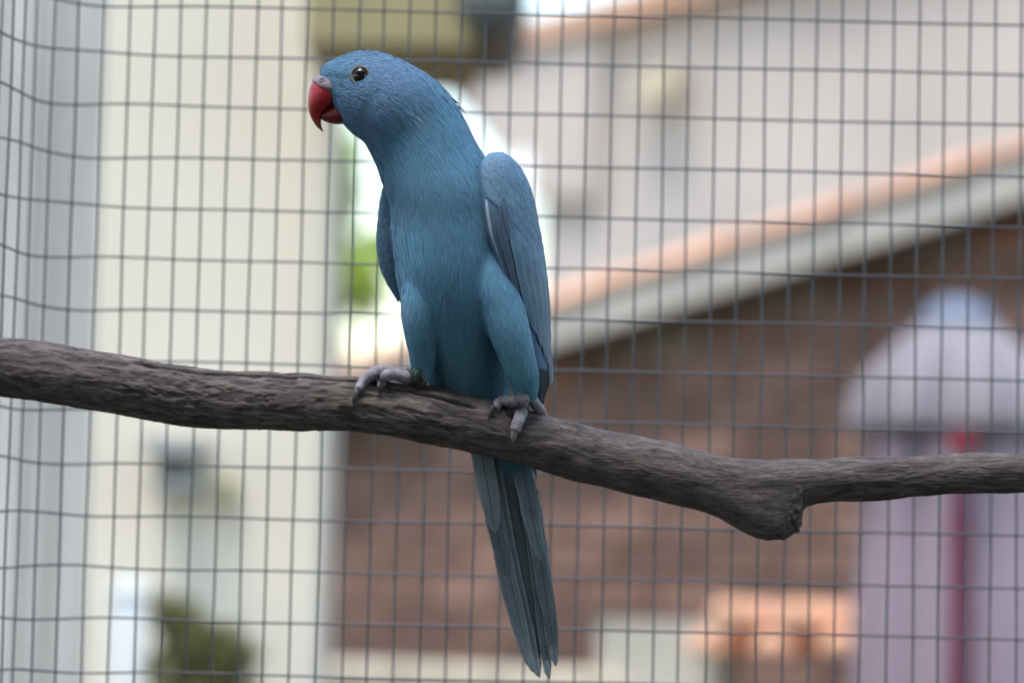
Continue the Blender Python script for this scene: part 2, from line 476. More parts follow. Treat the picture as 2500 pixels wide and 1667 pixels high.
LEAF = strand_mat('leaf', .5, .45)
_d = 9.0
_cl = [P(828, 350, _d), P(815, 430, _d), P(850, 600, _d + .2), P(872, 660, _d - .2), P(830, 700, _d), P(815, 540, _d + .3), P(905, 610, _d), P(850, 470, _d), P(900, 720, _d + .1), P(860, 400, _d), P(700, 500, _d), P(720, 680, _d), P(640, 350, _d)]
tree('garden_tree', 'light green leafy tree in the gap beside the cream building', [*(P(760, 900, _d)[:2]), 0], P(770, 640, _d), _cl,
     [.08, .07, .12, .10, .08, .07, .09, .06, .08, .05, .22, .22, .3], 3000, .05, (.38, .50, .08), 11)
_d = 3.72
_cl = [P(430, 1500, _d), P(470, 1560, _d), P(540, 1580, _d), P(590, 1600, _d), P(440, 1640, _d), P(520, 1680, _d), P(400, 1480, _d)]
tree('olive_shrub', 'olive green shrub at the foot of the cream wall', [*(P(490, 1700, _d)[:2]), 0], P(480, 1660, _d), _cl,
     [.035, .045, .045, .03, .05, .06, .02], 2600, .014, (.20, .19, .07), 12, cat='shrub')

# ---------------------------------------------------------- slatted screen at far left
def slat_screen():
    d = 2.7; pl = Plane(P(-200, 900, d), P(320, 900, d))
    root = empty('slatted_screen', pl.w(.1, 0, 0)); set_props(root, 'pale blue grey upright slatted timber screen outside the bent mesh corner', 'screen')
    m_s = mottled('pale blue grey slat', (.42, .395, .35), (.64, .61, .55), 9, .85, .35, .002, (5, 5, .35), rand=.4)
    rng = random.Random(2)
    s_end = pl.hit(262, 1100)[0]; s = pl.hit(-260, 900)[0]
    top = pl.hit(100, 900)[1]
    while s < s_end:
        w = .024 + rng.random() * .008
        z = pl.hit(262, 1035)[1] if s > pl.hit(150, 900)[0] else top + 1.2
        if s + w < s_end + .01:
            v, f = pl.slab(s, s + w, .0, z + rng.random() * .01, -.009, .006 + rng.random() * .004); mesh('slat', v, f, m_s, root, False)
        s += w + .003
    for z in (.5, 1.25):
        mesh('rail', *pl.slab(pl.hit(-260, 900)[0], s_end, z, z + .05, -.04, -.0095), m_s, root, False)
slat_screen()

# ---------------------------------------------------------- low wall with coping tiles
def coping_wall():
    d = 4.6; pl = Plane(P(780, 1500, d + .25), P(2200, 1500, d - .15))
    root = empty('garden_wall', pl.w(.5, 0, 0)); set_props(root, 'low pale garden wall topped with half round terracotta coping tiles', 'wall')
    m_w = mottled('pale rendered wall', (.40, .37, .31), (.50, .47, .40), 6, .9, .3)
    m_o = mottled('terracotta coping', (.72, .36, .21), (.80, .47, .31), 10, .7, .2, rand=.15)
    m_p = mottled('lichen pale coping', (.50, .43, .31), (.60, .53, .40), 10, .8, .3, rand=.15)
    s0 = pl.hit(700, 1600)[0]; sA = pl.hit(1640, 1600)[0]; s1 = pl.hit(2560, 1600)[0]
    zL = pl.hit(1000, 1640)[1]; zM = pl.hit(1500, 1520)[1]; zR = pl.hit(1850, 1580)[1]
    mesh('wall_body', *pl.slab(s0, s1, 0, min(zL, zR) - .03, -.16, 0), m_w, root, False)
    mesh('ledge', *pl.slab(pl.hit(1430, 1600)[0], pl.hit(1745, 1600)[0], min(zL, zR) - .029, zM, -.15, -.05), m_w, root, False)
    def tile(c, r, z, mat, L=.24):
        ph = np.linspace(0, np.pi, 11); ring = []
        for nn, k in ((.06, 1.0), (-L, .86)):
            for rr in (r * k, r * k * .12):
                ring.append([pl.w(c + math.cos(q) * rr, z + math.sin(q) * rr * 1.15, nn) for q in ph])
        v = np.array(ring).reshape(-1, 3); k = 11; f = []
        for j in range(k - 1):
            f += [[j, 2 * k + j, 2 * k + j + 1, j + 1], [k + j, k + j + 1, 3 * k + j + 1, 3 * k + j], [j, j + 1, k + j + 1, k + j], [2 * k + j, 3 * k + j, 3 * k + j + 1, 2 * k + j + 1]]
        f += [[0, k, 3 * k, 2 * k], [k - 1, 3 * k - 1, 4 * k - 1, 2 * k - 1]]
        mesh('coping_tile', v, f, mat, root)
    for px in range(760, 1560, 118):
        s = pl.hit(px, 1600)[0]; tile(s, .037, zL - .028, m_p)
    for i in range(6):
        c = pl.hit(1750 + 162 * i, 1592 + 4 * (i % 2)); tile(c[0], .034, c[1] - .002, m_o)
    for i in range(5):
        c = pl.hit(1834 + 162 * i, 1520 + 5 * (i % 2), -.06); tile(c[0], .036, c[1] - .002, m_o)
coping_wall()

# ---------------------------------------------------------- closed parasol
def parasol():
    d = 4.15; ax = P(2335, 1100, d); cx, cy = ax[0], ax[1]
    root = empty('closed_parasol', (cx, cy, 0)); set_props(root, 'closed pale lilac parasol with blue cap and a dark magenta fold', 'parasol')
    m_l = mottled('lilac canvas', (.25, .18, .21), (.30, .23, .26), 5, .85, .15, .002, (1, 1, .3))
    m_v = mottled('white lilac canvas', (.19, .165, .175), (.24, .21, .22), 5, .85, .15, .002, (1, 1, .3))
    m_m = mottled('magenta canvas', (.10, .02, .04), (.14, .03, .055), 5, .85, .1)
    m_r = mottled('red strap', (.16, .010, .02), (.21, .02, .03), 5, .7, .1)
    m_b = mottled('blue cap', (.10, .12, .17), (.14, .16, .21), 5, .6, .1)
    m_k = mottled('dark pole', (.05, .045, .04), (.08, .07, .06), 9, .5, .05)
    zof = lambda py: P(2335, py, d)[2]; s = d / FPX
    def skirt(name, prof, mat, folds, amp, seed, parent=root, R=160):
        rng = random.Random(seed); ph = np.linspace(0, 2 * np.pi, R, endpoint=False); off = rng.random() * 6
        rings = []
        for py, r, k in prof:
            rr = r * s * (1 + amp * k * (np.cos(folds * ph + off) * .7 + .3 * np.cos((folds * 2 + 1) * ph + off * 2)))
            rings.append(np.column_stack([cx + rr * np.cos(ph), cy + rr * np.sin(ph), np.full(R, zof(py))]))
        rings = crs(np.array(rings).reshape(len(prof), -1), len(prof) * 5).reshape(-1, R, 3)
        v, f = caps(rings); return mesh(name, v, f, mat, parent)
    skirt('valance', [(770, 60, .1), (800, 105, .3), (845, 155, .6), (900, 205, .9), (950, 240, 1), (1013, 262, 1), (1050, 262, 1), (1056, 235, 1), (1040, 120, .5)], m_v, 9, .14, 1)
    skirt('cap', [(722, 12, 0), (728, 45, 0), (742, 70, 0), (768, 88, 0), (792, 100, 0), (797, 80, 0)], m_b, 6, .03, 2)
    skirt('folded_canopy', [(1010, 90, .5), (1060, 195, .8), (1150, 212, 1), (1300, 216, 1), (1500, 232, 1), (1700, 235, 1), (1900, 225, 1), (2000, 150, 1)], m_l, 8, .12, 3)
    fan = []
    for py, r in ((1100, 150), (1150, 203), (1300, 226), (1500, 236), (1700, 239), (1900, 229)):
        fan.append([(cx + math.cos(q) * r * s * k, cy + math.sin(q) * r * s * k, zof(py)) for q, k in ((-1.82, .96), (-1.77, 1.10), (-1.68, 1.15), (-1.59, 1.09), (-1.54, .95))])
    fan = np.array(fan); v = fan.reshape(-1, 3); f = grid_faces(6, 5, False)
    mesh('dark_fold', v, f, m_m, root)
    skirt('strap', [(1078, 140, .3), (1082, 168, .3), (1098, 174, .3), (1102, 150, .3)], m_m, 8, .08, 3)
    kx = P(2346, 1084, d - .19 / 1.2); rr = [[kx + np.array([rad * 1.25 * math.cos(q), h, rad * math.sin(q)]) for q in np.linspace(0, 2 * np.pi, 16, endpoint=False)] for rad, h in ((.004, -.03), (.014, -.026), (.018, -.012), (.016, 0), (.006, .012))]
    mesh('strap_knot', *caps(np.array(rr)), m_r, root)
    pole = tube_rings(np.array([[cx, cy, 0], [cx, cy, .6], [cx, cy, zof(1500)]]), [.019] * 3, 5, 12)
    mesh('pole', *caps(pole), m_k, root)
    base = np.array([[(cx + r * math.cos(q), cy + r * math.sin(q), z) for q in np.linspace(0, 2 * np.pi, 28, endpoint=False)] for r, z in ((.2, .0), (.2, .03), (.17, .05), (.04, .06), (.03, .16))])
    mesh('base', *caps(base), m_k, root)
parasol()

# ================================================================== WIRE MESH
def wire_mesh():
    m_wire = Mat('galvanised wire', (.20, .23, .26), .45, .5); v = m_wire.coord()
    m_wire.color(m_wire.ramp(m_wire.noise(v, 60, 4), [(.3, (.035, .044, .056)), (.7, (.07, .083, .10))])); m_wire.b.inputs['Metallic'].default_value = .1
    m_wire = m_wire.m
    Y = 1.402; CW, CH, R = .0127, .0254, .00056
    J = on_y(1182, 279, Y)
    root = empty('wire_mesh', (J[0], Y, .8)); set_props(root, 'grey welded wire aviary mesh bent round a corner behind the bird', 'wire mesh')
    xc = on_y(215, 800, Y)[0]; k = math.radians(74); RC = .03
    def path(u):
        """u = distance along the sheet, 0 at the corner start, positive right, negative round the bend"""
        u = np.asarray(u, float); a = np.clip(-u / RC, 0, k); e = np.maximum(-u - RC * k, 0)
        x = xc + np.maximum(u, 0) - RC * np.sin(a) - e * math.cos(k)
        y = Y - RC * (1 - np.cos(a)) - e * math.sin(k)
        return x, y
    uJ = J[0] - xc
    i0 = -int((uJ + .34) / CW); i1 = int((.62 - uJ) / CW)
    z0 = J[2] - 22 * CH; z1 = J[2] + 14 * CH
    for i in range(i0, i1 + 1):
        u = uJ + i * CW + (random.random() - .5) * .0007
        zz = np.linspace(z0 - .012, z1 + .012, 40); x, y = path(np.full(40, u))
        wob = .0002 * np.sin(zz * 21 + i * 1.7) + .00015 * np.sin(zz * 57 + i * 3.1)
        p = np.column_stack([x + wob, y + .0, zz])
        mesh('upright_wire', *caps(tube_rings(p, [R] * 40, 40, 6)), m_wire, root)
    us = np.concatenate([np.linspace(uJ + i0 * CW - .006, 0, 60), np.linspace(0, uJ + i1 * CW + .006, 60)[1:]])
    for j in range(-22, 15):
        x, y = path(us)
        near = np.exp(-np.maximum(us, -.0) / .035)
        z = J[2] + j * CH + (random.random() - .5) * .0006 + .0002 * np.sin(us * 31 + j * 2.3) + near * (.0012 * np.sin(us * 60 + j * 1.9))
        t = np.gradient(np.column_stack([x, y]), axis=0); t /= np.linalg.norm(t, axis=1)[:, None]
        nx, ny = t[:, 1], -t[:, 0]
        p = np.column_stack([x + nx * R * 1.8, y + ny * R * 1.8, z])
        mesh('cross_wire', *caps(tube_rings(p, [R] * len(us), len(us), 6)), m_wire, root)
wire_mesh()

# ---------------------------------------------------------- unseen roof and wall added to dim front light on the bird
def light_blocker():
    m_t = mottled('grey blocker timber', (.11, .11, .11), (.17, .17, .17), 10, .8, .3, .002, (1, 1, .2))
    m_s = mottled('grey blocker board', (.17, .175, .18), (.24, .245, .25), 6, .8, .2, .002, (1, .2, 1), rand=.2)
    root = empty('front_light_blocker', (0.0, -.4, 0)); set_props(root, 'added grey board roof and wall out of view, dimming the front light', 'roof')
    x0, x1, y0, y1, z = -2.2, 1.9, -2.4, .55, 2.6
    n = 20; w = (x1 - x0) / n
    for i in range(n):
        mesh('board', *box((x0 + (i + .5) * w, (y0 + y1) / 2, z), (w / 2 - .002, (y1 - y0) / 2, .011)), m_s, root, False)
    for y in (y0 + .06, -.7, y1 - .06):
        mesh('rafter', *box(((x0 + x1) / 2, y, z - .0375), ((x1 - x0) / 2, .022, .026)), m_t, root, False)
    for x in (x0 + .03, x1 - .03):
        for y in (y0 + .06, y1 - .06):
            mesh('post', *box((x, y, (z - .064) / 2), (.04, .04, (z - .064) / 2)), m_t, root, False)
    for i in range(18):
        mesh('blocker_wall_board', *box(((x0 + x1) / 2, y0 + .02, .075 + i * .15), ((x1 - x0) / 2 - .08, .012, .0735)), m_s, root, False)
light_blocker()

# ================================================================== BRANCH
BT = np.array([(-110, 815), (0, 824), (106, 834), (202, 850), (319, 870), (390, 886), (468, 899), (595, 909), (744, 912), (903, 923), (1063, 944), (1169, 967), (1276, 997), (1382, 1026), (1488, 1052), (1560, 1066), (1594, 1071), (1637, 1077), (1701, 1098), (1760, 1113), (1807, 1121), (1913, 1121), (2073, 1116), (2232, 1111), (2360, 1105), (2500, 1103), (2900, 1108), (3300, 1090)], float)
BB = np.array([(-110, 955), (0, 967), (159, 989), (287, 1012), (425, 1038), (553, 1049), (744, 1052), (850, 1052), (957, 1066), (1063, 1086), (1169, 1108), (1276, 1135), (1382, 1169), (1488, 1193), (1594, 1219), (1701, 1246), (1754, 1263), (1800, 1290), (1840, 1312), (1871, 1321), (1890, 1318), (1913, 1317), (1935, 1304), (1950, 1293), (1955, 1280), (1957, 1262), (1960, 1246), (1972, 1235), (1995, 1228), (2073, 1222), (2147, 1222), (2232, 1212), (2338, 1206), (2500, 1203), (2900, 1200), (3300, 1175)], float)
def b_top(x): return np.interp(x, BT[:, 0], BT[:, 1])
def b_bot(x): return np.interp(x, BB[:, 0], BB[:, 1])
def b_w(x): return np.interp(x, [-110, 0, 300, 700, 2000, 3300], [-40, -28, 0, 0, -10, -60])
def b_main(x):
    """bottom of the round limb without the broken stub"""
    return np.minimum(b_bot(x), np.interp(x, [1650, 1800, 1990, 2100], [1236, 1248, 1228, 1222]))
def surf_w(x, y):
    t, b = b_top(x), b_main(x); c, h = (t + b) / 2, (b - t) / 2
    q = np.clip((y - c) / h, -1, 1)
    return b_w(x) + h * np.sqrt(np.maximum(1 - q * q, 0))

def branch():
    xs = np.concatenate([np.arange(-100, 1930, 2.2), np.arange(1930, 1968, .8), np.arange(1968, 3200, 2.2)])
    def smooth(fn, k):
        return np.convolve(np.pad(fn, k, 'edge'), np.hanning(2 * k + 1) / np.hanning(2 * k + 1).sum(), 'valid')
    t = smooth(b_top(xs), 14); bm = smooth(b_main(xs), 14); bs = smooth(b_bot(xs), 2)
    wc = smooth(b_w(xs), 30); R = 150
    ph = np.linspace(0, 2 * np.pi, R, endpoint=False)
    c, h = (t + bm) / 2, (bm - t) / 2
    X = np.repeat(xs[:, None], R, 1); 
    Yp = c[:, None] - h[:, None] * np.cos(ph)[None]           # 0 = top
    W = wc[:, None] + h[:, None] * np.sin(ph)[None]
    dn = np.maximum(bs - bm, 0)[:, None]                        # broken stub hangs below
    low = np.clip(-np.cos(ph), 0, 1)[None]
    low = low * low * (3 - 2 * low)
    Yp = Yp + dn * low
    W = wc[:, None] + (W - wc[:, None]) * (1 + .25 * np.clip(dn / 70, 0, 1) * low)
    pts = np.stack([X, Yp, W], -1).reshape(-1, 3)
    nrmv = np.stack([np.zeros_like(X), -np.cos(ph)[None] + 0 * X, np.sin(ph)[None] + 0 * X], -1).reshape(-1, 3)
    arc = (ph[None] * h[:, None]).reshape(-1); ang = np.repeat(ph[None], len(xs), 0).reshape(-1)
    cyl = np.stack([pts[:, 0], nrmv[:, 1] * 62, nrmv[:, 2] * 62], -1)
    n1 = noise(cyl * [1 / 90, 1 / 40, 1 / 40]); n2 = noise(cyl * [1 / 45, 1 / 7, 1 / 7] + 9); n3 = noise(cyl * [1 / 14, 1 / 3.5, 1 / 3.5] + 31)
    n4 = noise(cyl * [1 / 66, 1 / 11, 1 / 11] + 55); n5 = noise(cyl * [1 / 22, 1 / 4.5, 1 / 4.5] + 71)
    disp = n1 * 7 + n2 * 1.7 + n3 * .8
    # flaking bark on the weathered left half
    flake = np.clip((n4 + .55 * n5 + .06) * 9, -1, 1)
    amt = np.interp(pts[:, 0], [-100, 250, 420, 900, 1150, 1300], [.4, .8, 1, 1, .5, .15])
    disp += amt * 1.7 * flake
    # long drying crack along the upper front
    ca = np.interp(pts[:, 0], [310, 420, 600, 900, 1010, 1170], [.66, .54, .48, .60, .78, .95]) + .05 * noise(np.column_stack([pts[:, 0] / 30, 0 * ang, 0 * ang]))
    gap = np.abs((ang - ca)) * 62
    inr = ((pts[:, 0] > 315) & (pts[:, 0] < 1175)) * np.clip(np.minimum(pts[:, 0] - 315, 1175 - pts[:, 0]) / 40, 0, 1)
    disp -= inr * 14 * np.clip(1.3 - gap / 4.5, 0, 1)
    disp += inr * 2.0 * np.clip(1 - np.abs(ang - ca + .10) * 62 / 6, 0, 1)
    # jagged torn stub end
    near = np.clip((pts[:, 0] - 1845) / 40, 0, 1) * np.clip((1972 - pts[:, 0]) / 8, 0, 1) * low.repeat(len(xs), 0).reshape(-1) * np.clip(dn.repeat(R, 1).reshape(-1) / 40, 0, 1)
    near = near * np.clip((pts[:, 0] - 1900) / 40, .15, 1)
    disp += near * (noise(pts / 10.0) * 17 + noise(pts / 4.5 + 7) * 5)
    pts = pts + nrmv * disp[:, None]
    pts[:, 0] += near * noise(pts / 9.0 + 20) * 9
    rings = B(pts).reshape(len(xs), R, 3)
    M = Mat('weathered grey wood', (.12, .11, .105), .85, .25)
    v = M.coord((1, 5, 5)); v1 = M.coord()
    f1 = M.noise(v, 70, 8, .7); f2 = M.noise(v1, 22, 5); f3 = M.noise(M.coord((1, 9, 9)), 180, 4, .6)
    c1 = M.ramp(f1, [(.32, (.03, .027, .029)), (.5, (.082, .075, .076)), (.7, (.16, .148, .146))])
    c2 = M.mix(M.ramp(f2, [(.45, (0, 0, 0)), (.7, (.7, .7, .7))]), c1, (.115, .105, .098))
    at = M.n('Attribute', attribute_name='col'); c2 = M.mix(1.0, c2, at.outputs['Color'], 'MULTIPLY')
    c3 = M.mix(.8, c2, M.ramp(f3, [(.34, (.25, .25, .27)), (.5, (1, 1, 1))]), 'MULTIPLY')
    M.color(c3)
    ad = M.n('Math', operation='ADD'); M.l(f1, ad.inputs[0]); M.l(f3, ad.inputs[1])
    M.bump(ad.outputs[0], .55, .001)
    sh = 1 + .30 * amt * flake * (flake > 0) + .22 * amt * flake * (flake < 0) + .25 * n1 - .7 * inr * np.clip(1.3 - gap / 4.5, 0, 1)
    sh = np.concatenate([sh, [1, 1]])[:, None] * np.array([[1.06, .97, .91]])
    o = mesh('perch_branch', *caps(rings), M.m, col=sh)
    set_props(o, 'weathered grey brown branch perch with crack and broken stub', 'branch')
branch()

# ================================================================== PARAKEET
BIRD = empty('parakeet', B((1150, 1000, 10)))
set_props(BIRD, 'blue parakeet with red hooked beak perched on the branch', 'bird')

# body: pairs of left and right outline points, their depth middle, and half depth
BODY = [(814, 240, 780, 196, 20, 20), (822, 280, 784, 164, 20, 40), (839, 304, 835, 136, 20, 63), (861, 327, 885, 124, 20, 80), (880, 340, 935, 129, 20, 87),
        (892, 351, 998, 155, 20, 95), (901, 368, 1055, 190, 18, 93), (914, 392, 1098, 234, 15, 88), (924, 417, 1133, 290, 12, 94), (936, 453, 1160, 345, 8, 107), (947, 491, 1190, 395, 4, 124),
        (953, 530, 1215, 445, 0, 136), (955, 580, 1230, 520, -5, 144), (961, 620, 1237, 600, -8, 147), (967, 670, 1242, 690, -14, 145), (978, 722, 1246, 770, -26, 136),
        (1002, 790, 1244, 850, -50, 120), (1028, 868, 1243, 920, -78, 98), (1046, 935, 1246, 985, -100, 78), (1090, 1010, 1256, 1050, -116, 56), (1150, 1090, 1288, 1115, -126, 30)]
BODY = np.array(BODY, float)
bp = np.column_stack([BODY[:, 0], BODY[:, 1], BODY[:, 4], BODY[:, 2], BODY[:, 3], BODY[:, 4], BODY[:, 5]])
LEG_L = np.array([(1050, 600, 10, 44), (1035, 680, 38, 50), (1024, 755, 58, 45), (1026, 820, 54, 37), (1029, 862, 40, 30), (1031, 890, 28, 28), (1037, 922, 16, 23)], float)
LEG_R = np.array([(1175, 590, 30, 50), (1198, 680, 56, 62), (1228, 760, 76, 54), (1246, 815, 82, 49), (1263, 870, 73, 43), (1278, 920, 60, 38), (1284, 955, 47, 30), (1284, 978, 38, 22)], float)

def remesh_union(parts, voxel, smooth_it):
    v, f = join(parts)
    me = bpy.data.meshes.new('tmp'); me.from_pydata([tuple(map(float, q)) for q in v], [], f); me.update()
    o = bpy.data.objects.new('tmp', me); COL.objects.link(o)
    md = o.modifiers.new('r', 'REMESH'); md.mode = 'VOXEL'; md.voxel_size = voxel; md.use_smooth_shade = True
    sm = o.modifiers.new('s', 'SMOOTH'); sm.factor = .5; sm.iterations = smooth_it
    dg = bpy.context.evaluated_depsgraph_get()
    ev = bpy.data.meshes.new_from_object(o.evaluated_get(dg))
    bpy.data.objects.remove(o); bpy.data.meshes.remove(me)
    return ev

def me_arrays(me):
    me.calc_loop_triangles()
    v = np.empty(len(me.vertices) * 3); me.vertices.foreach_get('co', v); v = v.reshape(-1, 3)
    t = np.empty(len(me.loop_triangles) * 3, np.int32); me.loop_triangles.foreach_get('vertices', t)
    return v, t.reshape(-1, 3)

body_parts = [caps(B(pair_rings(bp, 120, 64))), caps(B(tube_rings(LEG_L[:, :3], LEG_L[:, 3], 30, 28))), caps(B(tube_rings(LEG_R[:, :3], LEG_R[:, 3], 30, 28)))]
bme = remesh_union(body_parts, .0009, 14)
BV, BTR = me_arrays(bme)
BVH = BVHTree.FromPolygons([Vector(v) for v in BV], BTR.tolist())
CV = Vector(tuple(CAM))
def hit_body(px, py):
    d = P(px, py, 1.0) - CAM; d /= np.linalg.norm(d)
    loc, n, i, dist = BVH.ray_cast(CV, Vector(tuple(d)))
    return np.array(loc), np.array(n)
m_skin = mottled('blue down', (.06, .13, .205), (.07, .15, .24), 80, .8, .1)
body = mesh('body', BV, BTR, m_skin, BIRD, True)

def to_px(p):
    """world -> (photo px, photo py, depth)"""
    q = p - CAM; d = q @ FWD
    return np.stack([PXW / 2 + (q @ RGT) / d * FPX, PXH / 2 - (q @ UPV) / d * FPX, (D0 - d) / MM], -1)

# guides for the lie of the feathers
g = crs(bp, 80); gm = (g[:, :3] + g[:, 3:6]) / 2; gr = np.linalg.norm(g[:, 3:6] - g[:, :3], axis=1) / 2
gm_w = B(gm); gt = nrm(np.gradient(gm_w, axis=0))
ll = crs(LEG_L, 24); lr = crs(LEG_R, 24)
llw, lrw = B(ll[:, :3]), B(lr[:, :3])
GP = np.vstack([gm_w, llw, lrw]); GT = np.vstack([gt, nrm(np.gradient(llw, axis=0)), nrm(np.gradient(lrw, axis=0))])
GR = np.concatenate([gr * .8, ll[:, 3], lr[:, 3]]) * MM
GK = np.concatenate([np.linspace(0, 1, 80), np.full(24, 2.0), np.full(24, 3.0)])

def flow(p):
    d = np.linalg.norm(p[:, None] - GP[None], axis=2) / GR[None]
    w = 1 / (d ** 8 + 1e-6); w /= w.sum(1, keepdims=True)
    return nrm(w @ GT), w @ np.minimum(GK, 1.0), w[:, 80:].sum(1)

def sample(v, t, n, rng):
    a = v[t[:, 0]]; b = v[t[:, 1]]; c = v[t[:, 2]]
    cr = np.cross(b - a, c - a); ar = np.linalg.norm(cr, axis=1)
    i = rng.choice(len(t), n, p=ar / ar.sum()); r = rng.random((n, 2)); fl = r.sum(1) > 1; r[fl] = 1 - r[fl]
    return a[i] + (b - a)[i] * r[:, :1] + (c - a)[i] * r[:, 1:], nrm(cr[i])

def strands(p, n, t, L, Wd, lift, col, tipcol, rng, bvh, twist=.5, K=4):
    """thin feather barbs lying on a surface. p,n,t (N,3); L,Wd,lift (N) metres"""
    N = len(p); t = nrm(t - n * (t * n).sum(1, keepdims=True)); V = np.empty((N, K, 2, 3)); pos = p.copy(); nn = n.copy(); dirv = t.copy()
    tw = rng.normal(size=(N, 1)) * twist
    prof = np.array([.7, 1.0, .75, .08]) if K == 4 else np.linspace(1, .1, K)
    hgt = np.array([-.25, .45, .9, 1.0]) if K == 4 else np.linspace(0, 1, K)
    for k in range(K):
        if k:
            pos = pos + dirv * (L / (K - 1))[:, None]
            for i in range(N):
                loc, no, _, _ = bvh.find_nearest(Vector(pos[i]))
                pos[i] = loc; nn[i] = no
            dirv = nrm(dirv - nn * (dirv * nn).sum(1, keepdims=True))
        sd = np.cross(nn, dirv); sd = nrm(sd + nn * tw)
        c = pos + nn * (lift * hgt[k])[:, None]
        hw = (Wd * prof[k] / 2)[:, None]
        V[:, k, 0] = c - sd * hw; V[:, k, 1] = c + sd * hw
    base = np.arange(N)[:, None, None] * (2 * K); kk = np.arange(K - 1)[None, :, None] * 2
    F = (base + kk + np.array([0, 1, 3, 2])[None, None]).reshape(-1, 4)
    f = (np.arange(K) / (K - 1)) ** 1.5
    C = col[:, None, None] * (1 - f)[None, :, None, None] + tipcol[:, None, None] * f[None, :, None, None]
    C = np.repeat(C, 2, 2).reshape(-1, 3)
    return V.reshape(-1, 3), F, C

PLUME = strand_mat('plumage', .65, .18)
EYE = (879, 184)
def plumage():
    rng = np.random.default_rng(21)
    N = 85000
    p, n = sample(BV, BTR, N, rng)
    q = to_px(p)
    t, k, leg = flow(p)
    # the back and far side get fewer
    facing = ((CAM - p) * n).sum(1) > -.25
    keep = facing | (rng.random(N) < .35)
    # bare beak base, eye, tail root
    poly = np.array([(755, 176), (778, 184), (795, 186), (808, 194), (818, 208), (817, 230), (819, 255), (828, 285), (833, 304), (780, 335), (735, 240)], float)
    ins = np.zeros(N, bool); j = len(poly) - 1
    for i in range(len(poly)):
        (xi, yi), (xj, yj) = poly[i], poly[j]
        ins ^= ((yi > q[:, 1]) != (yj > q[:, 1])) & (q[:, 0] < (xj - xi) * (q[:, 1] - yi) / (yj - yi) + xi); j = i
    keep &= ~ins
    keep &= ~((np.hypot(q[:, 0] - EYE[0] + 7, q[:, 1] - EYE[1] + 2) < 23) & (q[:, 2] > 20))
    p, n, q, t, k, leg = (a[keep] for a in (p, n, q, t, k, leg)); N = len(p)
    y = q[:, 1]
    head = np.clip((.34 - k) / .08, 0, 1) * (1 - leg)
    L = (17 + 28 * (1 - head)) * (1 - .25 * leg); L = L * (.75 + .5 * rng.random(N))
    Wd = (2.4 + 1.4 * (1 - head)) * (.7 + .6 * rng.random(N))
    # swirl the lie a little in clumps
    nz = noise(p * 75) + .5 * noise(p * 190 + 5); s = np.cross(n, t)
    t = nrm(t + s * (nz * .26 + rng.normal(size=N) * .06)[:, None])
    clump = noise(p * np.array([120, 120, 120]) + 40); fine = rng.normal(size=N)
    # base colours: greyer violet blue head and neck, cooler teal belly and thighs
    ca = np.array([.118, .205, .345]); cb = np.array([.098, .222, .350]); cc = np.array([.105, .245, .345])
    h = head[:, None]; bl = np.clip((y - 700) / 180, 0, 1)[:, None]
    col = ca * h + (1 - h) * (cb * (1 - bl) + cc * bl)
    crown = (np.clip((150 - y) / 60, 0, 1) * head)[:, None] * .0
    dk = np.exp(-((q[:, 1] - 186 - .02 * (q[:, 0] - 830)) / 7) ** 2) * (q[:, 0] < 862) * (q[:, 0] > 790) * .55   # dark lore stripe
    col = col * (1 + .15 * clump + .055 * fine + .22 * noise(p * 45 + 11))[:, None] * (1 - dk)[:, None]
    fore = (np.exp(-(((q[:, 0] - 815) / 45) ** 2 + ((q[:, 1] - 165) / 30) ** 2)) * head)[:, None]
    col = col * (1 - .4 * fore) + np.array([.10, .28, .38]) * .4 * fore
    chest = np.exp(-(((q[:, 0] - 1010) / 75) ** 2 + ((q[:, 1] - 590) / 60) ** 2)) * (1 - head); col = col * (1 + .30 * chest)[:, None] + np.array([0, .012, .008]) * chest[:, None]  # brighter, slightly more teal patch on the mid chest
    throat = np.exp(-(((q[:, 1] - 455) / 70) ** 2)) * (1 - head) * (1 - leg); col = col * (1 - .14 * throat)[:, None] * (1 + .12 * leg * np.clip((y - 720) / 120, 0, 1))[:, None]  # darker throat, lighter lower thighs
    # pale feather patches: cheek streaks, knee, flank fringe, vent
    pale = .55 * np.exp(-(((q[:, 0] - 1003) / 34) ** 2 + ((q[:, 1] - 268) / 26) ** 2)) + .8 * np.exp(-(((q[:, 0] - 1243) / 15) ** 2 + ((q[:, 1] - 830) / 22) ** 2))
    pale += .7 * np.exp(-(((q[:, 0] - 978 - .35 * (q[:, 1] - 700)) / 10) ** 2)) * np.exp(-((q[:, 1] - 735) / 60) ** 2) + .6 * np.exp(-(((q[:, 0] - 1085) / 30) ** 2 + ((q[:, 1] - 930) / 25) ** 2))
    pale = np.clip(pale, 0, 1) * (rng.random(N) < .5)
    col = col * (1 - .65 * pale[:, None]) + np.array([.34, .42, .53]) * .65 * pale[:, None]
    col = np.clip(col * np.array([.86, .98, .98]), .008, .8)
    tip = np.clip(col * (1.0 + .12 * rng.random((N, 1))) + .004, 0, .9)
    lift = (.6 + 1.1 * rng.random(N) + (rng.random(N) < .006) * 1.6) * (1 - .3 * head)
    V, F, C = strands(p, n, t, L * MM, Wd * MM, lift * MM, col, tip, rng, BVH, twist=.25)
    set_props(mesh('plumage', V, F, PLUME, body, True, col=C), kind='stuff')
plumage()

